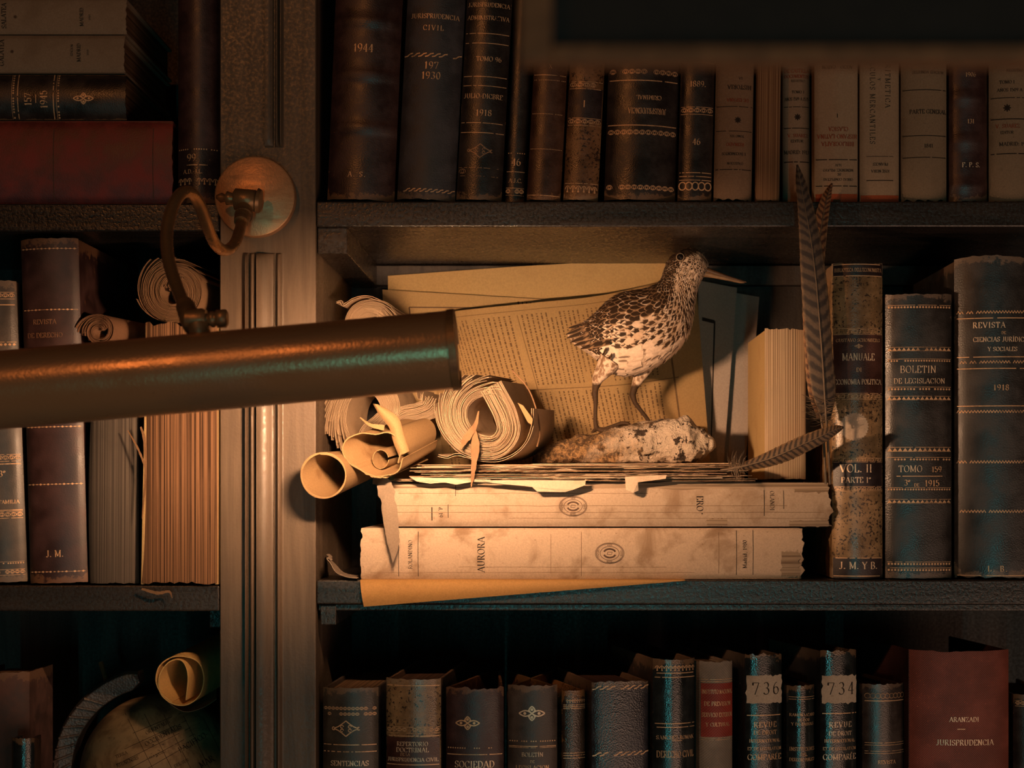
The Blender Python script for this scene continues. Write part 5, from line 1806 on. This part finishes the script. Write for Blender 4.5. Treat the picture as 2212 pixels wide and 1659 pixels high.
DARK, BUFF, WHITE, MID = (.026, .014, .007), (.44, .28, .16), (.74, .59, .46), (.10, .055, .028)
i = 85.0
rowp = 0
while i > 3:
    k0 = int(i)
    ya, yb_, w_ = pr[k0][1], pr[k0][3], pr[k0][4]
    hh = math.hypot(pr[k0][0] - pr[k0][2], ya - yb_) / 2
    size = max(5.0, min(15, hh * .155 + 2.5))
    circ = PI * (hh + w_)
    m_ = max(8, int(circ / (size * .78)))
    for j in range(m_):
        a = 2 * PI * (j + .5 * (rowp % 2) + fr_.uniform(-.22, .22)) / m_
        t = abs(((a + PI) % (2 * PI)) - PI) / PI          # 0 back .. 1 belly
        ii_ = i + fr_.uniform(-.7, .7)
        p = bird_pt(ii_, a)
        px_ = pr[min(89, max(0, int(ii_)))][0]
        e = .6
        back = (bird_pt(ii_ - e, a) - p)
        if back.length < 1e-7:
            continue
        back.normalize()
        tan = (bird_pt(ii_, a + .05) - bird_pt(ii_, a - .05))
        if tan.length < 1e-7:
            continue
        tan.normalize()
        nrm = tan.cross(back).normalized()
        if nrm.dot(p - (bird_pt(ii_, 0) + bird_pt(ii_, PI)) / 2) < 0:
            nrm = -nrm
        # region
        neck = max(0, min(1, (k0 - 38) / 18))
        head = k0 > 64
        if t < .42 - .06 * neck:
            reg = 'back'
        elif t > .62 + .30 * max(0, min(1, (k0 - 26) / 16)) and k0 < 52:
            reg = 'belly'
        else:
            reg = 'side'
        if k0 > 58 and t < .8:
            reg = 'side' if t > .38 else 'back'
        if k0 < 16 and t < .8:
            reg = 'back'
        L_ = size * kb_ * (1.55 if not head else 1.15) * fr_.uniform(.85, 1.2)
        W_ = size * kb_ * (.60 if reg != 'side' else .52) * fr_.uniform(.85, 1.1)
        if reg == 'back':
            cen, edg, wdt = DARK, lerp3(BUFF, MID, fr_.random() * .9), .75
            if fr_.random() < .25:
                edg = WHITE
            if head:
                edg = lerp3(BUFF, MID, .5 + fr_.random() * .5)
        elif reg == 'side':
            cen, edg, wdt = lerp3(DARK, MID, fr_.random() * .6), lerp3(WHITE, BUFF, fr_.random() * .8), .62
            if fr_.random() < .12:
                cen = edg
        else:
            cen, edg, wdt = WHITE, lerp3(WHITE, BUFF, fr_.random() * .3), .3
            if fr_.random() < (.13 + .5 * max(0, (k0 - 30) / 25) + .35 * max(0, (18 - k0) / 10)):
                cen = lerp3(MID, DARK, fr_.random() * .6)
        rows = []
        cols = []
        nl, nw = 6, 5
        for u in range(nl + 1):
            f = u / nl
            half = W_ * (math.sin(PI * min(1, .18 + f * .78)) ** .7)
            lift = .00025 + .0011 * f * f + fr_.random() * .0001
            for v_ in range(nw):
                sgn = (v_ / (nw - 1)) * 2 - 1
                pos = p + back * (L_ * (f - .25) * (1 - .12 * abs(sgn) * f)) + tan * half * sgn + nrm * (lift + .0004 * (1 - sgn * sgn))
                rows.append(pos)
                inn = abs(sgn) < wdt * (1.1 - .5 * f) and f < .86
                c = cen if inn else edg
                kk = fr_.uniform(.88, 1.1)
                cols.append((c[0] * kk, c[1] * kk, c[2] * kk, 1))
        grid_ = [rows[r_ * nw:(r_ + 1) * nw] for r_ in range(nl + 1)]
        q.grid(grid_, True, cols=cols)
    i -= max(.55, size * .62 / 5.2)
    rowp += 1
plum = build('plumage', q, PLUM, bird, off=foot, color=True)
plum['kind'] = 'stuff'
# folded wing and tail feathers at the rear
q = MB()
for n_, (a0, b0, a1, b1, wv, dl) in enumerate(((1330, 690, 1224, 722, 9, -.020), (1325, 704, 1232, 731, 9, -.024), (1320, 716, 1240, 738, 9, -.022), (1335, 680, 1222, 714, 8, -.012), (1318, 730, 1254, 745, 8, -.024), (1330, 684, 1228, 700, 8, .004),
                                               (1310, 745, 1288, 772, 6, -.022), (1322, 758, 1298, 785, 6, -.022))):
    rows, cols = [], []
    for u in range(13):
        f = u / 12
        w_ = wv * (math.sin(PI * min(1, .2 + f * .79)) ** .6)
        for v_ in range(5):
            sgn = v_ / 2 - 1
            x = a0 + (a1 - a0) * f + 4 * math.sin(PI * f)
            y = b0 + (b1 - b0) * f + w_ * sgn - 3 * math.sin(PI * f)
            pp_ = P(x, y, DB + dl * (1 - .75 * f) - .0006 * n_ - .004 * (1 - f) - .0008 * (1 - sgn * sgn)) + Z_
            rows.append(pp_)
            c = DARK if abs(sgn) < .9 else lerp3(MID, BUFF, .45)
            if (u % 5) == 3 and abs(sgn) > .4:
                c = lerp3(MID, BUFF, .5)
            cols.append((*c, 1))
    q.grid([rows[r_ * 5:(r_ + 1) * 5] for r_ in range(13)], True, cols=cols)
build('flight_feathers', q, PLUM, bird, off=foot, color=True)
# beak, eye
HORN = plain('horn_coloured_beak', (.20, .12, .06), .45)
HORND = plain('dark_beak_ridge', (.09, .045, .02), .4)
q = MB()
bl_ = [P(a, b, DB + dd) + Z_ for a, b, dd in ((1505, 566, 0), (1516, 572, -.001), (1540, 580, -.002), (1570, 590, -.003), (1600, 598.5, -.004), (1613, 601, -.0045))]
q.tube(bl_, [12 * kb_, 8.5 * kb_, 5.6 * kb_, 4.0 * kb_, 2.6 * kb_, .8 * kb_], 14)
build('upper_beak', q, HORND, bird, off=foot)
q = MB()
bl_ = [P(a, b, DB + dd) + Z_ for a, b, dd in ((1506, 580, 0), (1516, 582, -.001), (1540, 587, -.002), (1570, 594, -.003), (1598, 601, -.004), (1608, 602.5, -.0045))]
q.tube(bl_, [11 * kb_, 7.5 * kb_, 5 * kb_, 3.6 * kb_, 2.4 * kb_, .8 * kb_], 14)
build('lower_beak', q, HORN, bird, off=foot)
GLASS = plain('black_glass_eye', (.006, .004, .003), .06)
for sd in (-1, 1):
    c = P(1467, 551, DB) + Z_
    c.y = DB + sd * (28.0 * kb_)
    q = MB()
    Mx = Matrix.Translation(c) @ Matrix.Rotation(R(90 * (1 if sd < 0 else -1)), 4, 'X')
    q.lathe([(8.8 * kb_, -.002), (8.9 * kb_, .0010), (8.2 * kb_, .0014), (7.2 * kb_, .0013)], 24, Mx)
    build('eye_ring', q, plain('pale_eye_ring', (.28, .19, .12), .7), bird, off=foot)
    q = MB()
    q.lathe([(7.6 * kb_ * math.cos(t_ * PI / 2 / 6), 7.0 * kb_ * math.sin(t_ * PI / 2 / 6)) for t_ in range(6)] + [(.00001, 7.0 * kb_)], 24, Matrix.Translation(c - Vector((0, -sd * .0004, 0))) @ Matrix.Rotation(R(90 * (1 if sd < 0 else -1)), 4, 'X'))
    build('eye', q, GLASS, bird, off=foot)

# ------------------------------------------------------------------ pheasant feathers
s = NT('barred_vane')
at = s.n('ShaderNodeAttribute', attribute_name='tint')
n1 = s.noise(s.coords(), 700, 3, .6)
s.out(s.mix(s.math('MULTIPLY', s.ramp(n1, .4, .7), .35), at.outputs['Color'], (.05, .03, .02)), .6, .3)
VANE = s.m
QUILL = plain('quill_horn', (.15, .10, .06), .5)


def feather(label, shaft, half, bars, cols3, quill, seed, bow=.002, ragged=.10):
    """shaft: (px, py, d) from tip to base; half: (left px, right px) at the same points; bars along the length"""
    rr_ = random.Random(seed)
    n_ = 170
    pts = cr([(a, b, c, l_, r_) for (a, b, c), (l_, r_) in zip(shaft, half)], n_)
    base = P(*quill[-1])
    root = thing('pheasant_feather', label, 'feather', base, 'long barred feathers beside the stack')
    q = MB()
    rows, cols = [], []
    nw = 10
    dark, mid, pale = cols3
    for i, (x, y, d, l_, r_) in enumerate(pts):
        a, b = pts[max(i - 1, 0)], pts[min(i + 1, n_ - 1)]
        dx, dy = b[0] - a[0], b[1] - a[1]
        ln = math.hypot(dx, dy)
        nx_, ny_ = dy / ln, -dx / ln
        row = []
        nk = {-1: noise.noise(Vector((i * .35, seed, 0))), 1: noise.noise(Vector((i * .35, seed, 5)))}
        for v_ in range(-nw, nw + 1):
            sg = v_ / nw
            hw = (l_ if sg < 0 else r_) * (1 + (ragged * nk[-1 if sg < 0 else 1] if abs(v_) == nw else 0))
            back = abs(sg) * hw * -.55            # barbs sweep towards the tip
            ux, uy = dx / ln, dy / ln
            px = x - nx_ * hw * -sg + ux * back
            py = y - ny_ * hw * -sg + uy * back
            row.append(P(px, py, d + bow * (sg * sg)))
            ph = i / n_ * bars * 2 * PI + abs(sg) * (1.3 if bars > 12 else .8) + 1.5 * noise.noise(Vector((i * .045, sg * 1.6, seed))) + .5 * noise.noise(Vector((i * .3, sg * 9, seed)))
            sv = math.sin(ph)
            c = lerp3(mid, dark, (sv + .15) * 2.2)
            if abs(sg) > .80:
                c = lerp3(c, pale, (abs(sg) - .80) * 3.5 * (1 - .6 * max(0, sv)))
            kk = 1 + .22 * noise.noise(Vector((i * .9, sg * 5, seed)))
            cols.append((c[0] * kk, c[1] * kk, c[2] * kk, 1))
        rows.append(row)
    q.grid(rows, True, cols=cols)
    vo = build('vane', q, VANE, root, off=base, color=True)
    so = vo.modifiers.new('thickness', 'SOLIDIFY')
    so.thickness = .0003
    q = MB()
    sh = [P(a, b, c - .0008) for a, b, c, _, _ in pts[8::6]] + [P(*p) for p in quill]
    q.tube(sh, [(.0003 + .0009 * (t_ / len(sh)) ** 2) for t_ in range(len(sh))], 8)
    build('shaft', q, QUILL, root, off=base)
    # downy barbs at the base of the vane
    q = MB()
    for t_ in range(46):
        x, y, d, l_, r_ = pts[n_ - 1 - int(rr_.random() * 22)]
        sd = rr_.choice((-1, 1))
        ln = rr_.uniform(16, 40)
        a, b = pts[-1], pts[-14]
        ang = math.atan2(a[1] - b[1], a[0] - b[0]) + sd * rr_.uniform(.7, 1.7)
        ps = [P(x + math.cos(ang + .5 * sd * f) * ln * f, y + math.sin(ang + .5 * sd * f) * ln * f, d - .001 - rr_.uniform(0, .004) * f) for f in (0, .35, .7, 1)]
        q.tube(ps, [.0003, .00022, .00015, .00006], 4, False)
    build('down', q, QUILL, root, off=base)
    return root


feather('tallest dark barred feather rising past the upper shelf edge', [(1722, 356, -.034), (1730, 400, -.033), (1741, 460, -.032), (1752, 520, -.030), (1762, 600, -.028), (1770, 690, -.025), (1777, 780, -.021), (1782, 860, -.018), (1785, 912, -.016)],
        [(1, 1), (10, 11), (16, 18), (24, 20), (31, 22), (34, 23), (33, 22), (27, 24), (8, 9)], 26, ((.030, .024, .022), (.105, .075, .052), (.30, .19, .10)),
        [(1787, 940, -.016), (1790, 985, -.014), (1793, 1046, -.010)], 5)
feather('slender rusty barred feather mostly hidden behind the tallest one', [(1797, 396, -.010), (1786, 430, -.010), (1776, 480, -.011), (1765, 560, -.012), (1758, 660, -.012), (1760, 760, -.012), (1766, 850, -.011), (1774, 905, -.010)],
        [(1, 1), (11, 8), (17, 12), (22, 16), (24, 16), (22, 16), (20, 14), (8, 6)], 30, ((.06, .022, .012), (.26, .12, .05), (.40, .24, .12)),
        [(1778, 930, -.009), (1781, 980, -.009), (1784, 1046, -.009)], 8)
feather('short barred feather lying slantwise across the end of the paper stack', [(1822, 923, -.030), (1800, 930, -.030), (1770, 944, -.029), (1730, 962, -.026), (1690, 980, -.022), (1650, 995, -.018), (1610, 1006, -.014), (1580, 1012, -.012)],
        [(1, 1), (10, 9), (15, 15), (18, 18), (18, 19), (15, 16), (9, 10), (3, 4)], 24, ((.030, .021, .015), (.16, .10, .055), (.38, .23, .11)),
        [(1570, 1014, -.0115), (1556, 1016, -.011)], 12)

# ------------------------------------------------------------------ globe in the bottom left bay
GD = .125
gc = P(345, 1665, GD)
GR = 169 * mpp(GD) * .985
gbase = Vector((gc.x, GD, ZLOW_L))
globe = thing('globe', 'old paper-covered globe in a dark notched half ring at the bottom left', 'globe', gbase)
q = MB()
q.lathe([(GR * math.sin(PI * i / 40) + (.00001 if i in (0, 40) else 0), -GR * math.cos(PI * i / 40)) for i in range(41)], 72, Matrix.Translation(gc) @ Matrix.Rotation(R(35), 4, 'Y'))
s = NT('printed_globe_paper')
v = s.coords()
n1, n2, n3 = s.noise(v, 30, 5, .65, .6), s.noise(v, 260, 3, .7), s.noise(v, 14, 3, .5)
col = s.mix(s.ramp(n1, .42, .62), (.46, .30, .15), (.24, .145, .07))
col = s.mix(s.ramp(n2, .62, .75), col, (.07, .045, .03))
col = s.mix(s.math('MULTIPLY', s.ramp(n3, .55, .62), .55), col, (.05, .035, .025))
s.out(col, .5, .4)
ball = build('globe_ball', q, s.m, globe, off=gbase)


def gmp(px, py, off):
    # photo point -> the near side of the ball
    o_ = Vector((0, -CD, 0))
    dr = (P(px, py, 0) - o_).normalized()
    oc = o_ - gc
    b = oc.dot(dr)
    c = oc.dot(oc) - (GR + off) ** 2
    disc_ = max(0, b * b - c)
    return o_ + dr * (-b - math.sqrt(disc_)) - gbase


q = MB()
for wd, x, y, h, rot, w_ in (('OCCIDENTALIS', 352, 1588, 10, 27, 128), ('ORIENTALIS', 340, 1571, 8, 27, 84), ('PACIFICO', 415, 1604, 12, 31, 92), ('MAR', 446, 1645, 13, 30, 44), ('RHINENSIS', 275, 1645, 8, 22, 60), ('ISLA SOLANO', 340, 1630, 5, 22, 58), ('TERRA', 262, 1630, 7, 22, 44), ('DEL SUR', 392, 1648, 7, 25, 48)):
    text(q, lambda u, v_, off: gmp(u, -v_, off), wd, x, -y, h, rot, w_, .13, off=.0003)
for k_ in range(5):
    pts = [(215 + t_ * 26 + k_ * 18, 1700 - t_ * (15 - k_) - k_ * 34 + 20) for t_ in range(11)]
    stroke(q, [(a, -b) for a, b in pts if math.hypot(a - 345, b - 1665) < 152], .9, lambda u, v_, off: gmp(u, -v_, off))
for k_ in range(5):
    pts = [(270 + k_ * 42 + t_ * 9, 1540 + t_ * 18 + k_ * 2) for t_ in range(11)]
    pts = [p for p in pts if math.hypot(p[0] - 345, p[1] - 1665) < 152]
    if len(pts) > 2:
        stroke(q, [(a, -b) for a, b in pts], .9, lambda u, v_, off: gmp(u, -v_, off))
build('map_lettering', q, INK, ball)
RINGM = leather((.075, .055, .045), (.16, .1, .06), None, .42, 500, .5)
q = MB()
rows = []
for i in range(60):
    f = i / 59
    a = R(101 + 172 * f)
    tp_ = min(1, f / .035)
    ro, ri = 227 - 6 * (1 - tp_), 184 + 12 * (1 - tp_)
    ca_, sa_ = math.cos(a), math.sin(a)
    sec = []
    for rr_, dd in ((ri, GD - .010), (ro - 6, GD - .013), (ro, GD - .008), (ro, GD + .008), (ro - 4, GD + .011), (ri, GD + .010)):
        sec.append(P(345 + rr_ * ca_, 1665 - rr_ * sa_, GD) + Vector((0, dd - GD, 0)))
    rows.append(sec)
q.grid(rows, False, True)
q.add(rows[0], [(5, 4, 3, 2, 1, 0)])
q.add(rows[-1], [(0, 1, 2, 3, 4, 5)])
build('meridian_ring', q, RINGM, globe, off=gbase, bevel=.0008)
q = MB()
for i in range(13):
    a = R(128 + 6.6 * i)
    ca_, sa_ = math.cos(a), math.sin(a)
    a2 = a + R(6)
    q.tube([P(345 + 186 * ca_, 1665 - 186 * sa_, GD) + Vector((0, -.0105, 0)), P(345 + 222 * math.cos(a2), 1665 - 222 * math.sin(a2), GD) + Vector((0, -.0132, 0))], .0013, 6)
build('scale_notches', q, RINGM, globe, off=gbase)
q = MB()
q.tube([P(218, 1432, GD + .02), P(232, 1476, GD + .006)], .0024, 10)
build('pivot_pin', q, BRD, globe, off=gbase)
q = MB()
q.lathe([(.045, 0), (.046, .004), (.030, .010), (.014, .018), (.012, max(.02, P(0, 1884, GD).z - ZLOW_L))], 32, Matrix.Translation(gbase))
build('foot', q, RINGM, globe, off=gbase)


def lin(root):
    q = MB()
    q.sheet([[P(a, b - 8 - 30 * t_, .06 + .04 * t_) for t_ in (0, .5, 1)] for a, b in cr([(352, 1512), (372, 1532), (402, 1546), (440, 1536), (468, 1518)], 14)], .0005)
    build('torn_outer_sheet', q, RPB, root, off=root.location)


roll('yellowed paper roll wedged between the globe and the upright', [
    ([(372, 1516), (350, 1498), (340, 1472), (346, 1440), (372, 1422), (402, 1420), (428, 1434), (438, 1468), (430, 1500), (404, 1520), (372, 1518), (348, 1496), (346, 1460), (366, 1432), (390, 1428), (402, 1450), (404, 1480), (400, 1512)], 1, 4, 0, 0)],
    .04, (.18, 1, .10), .10, rollmat((.74, .45, .155)), extra=lin, ragged=.0006)
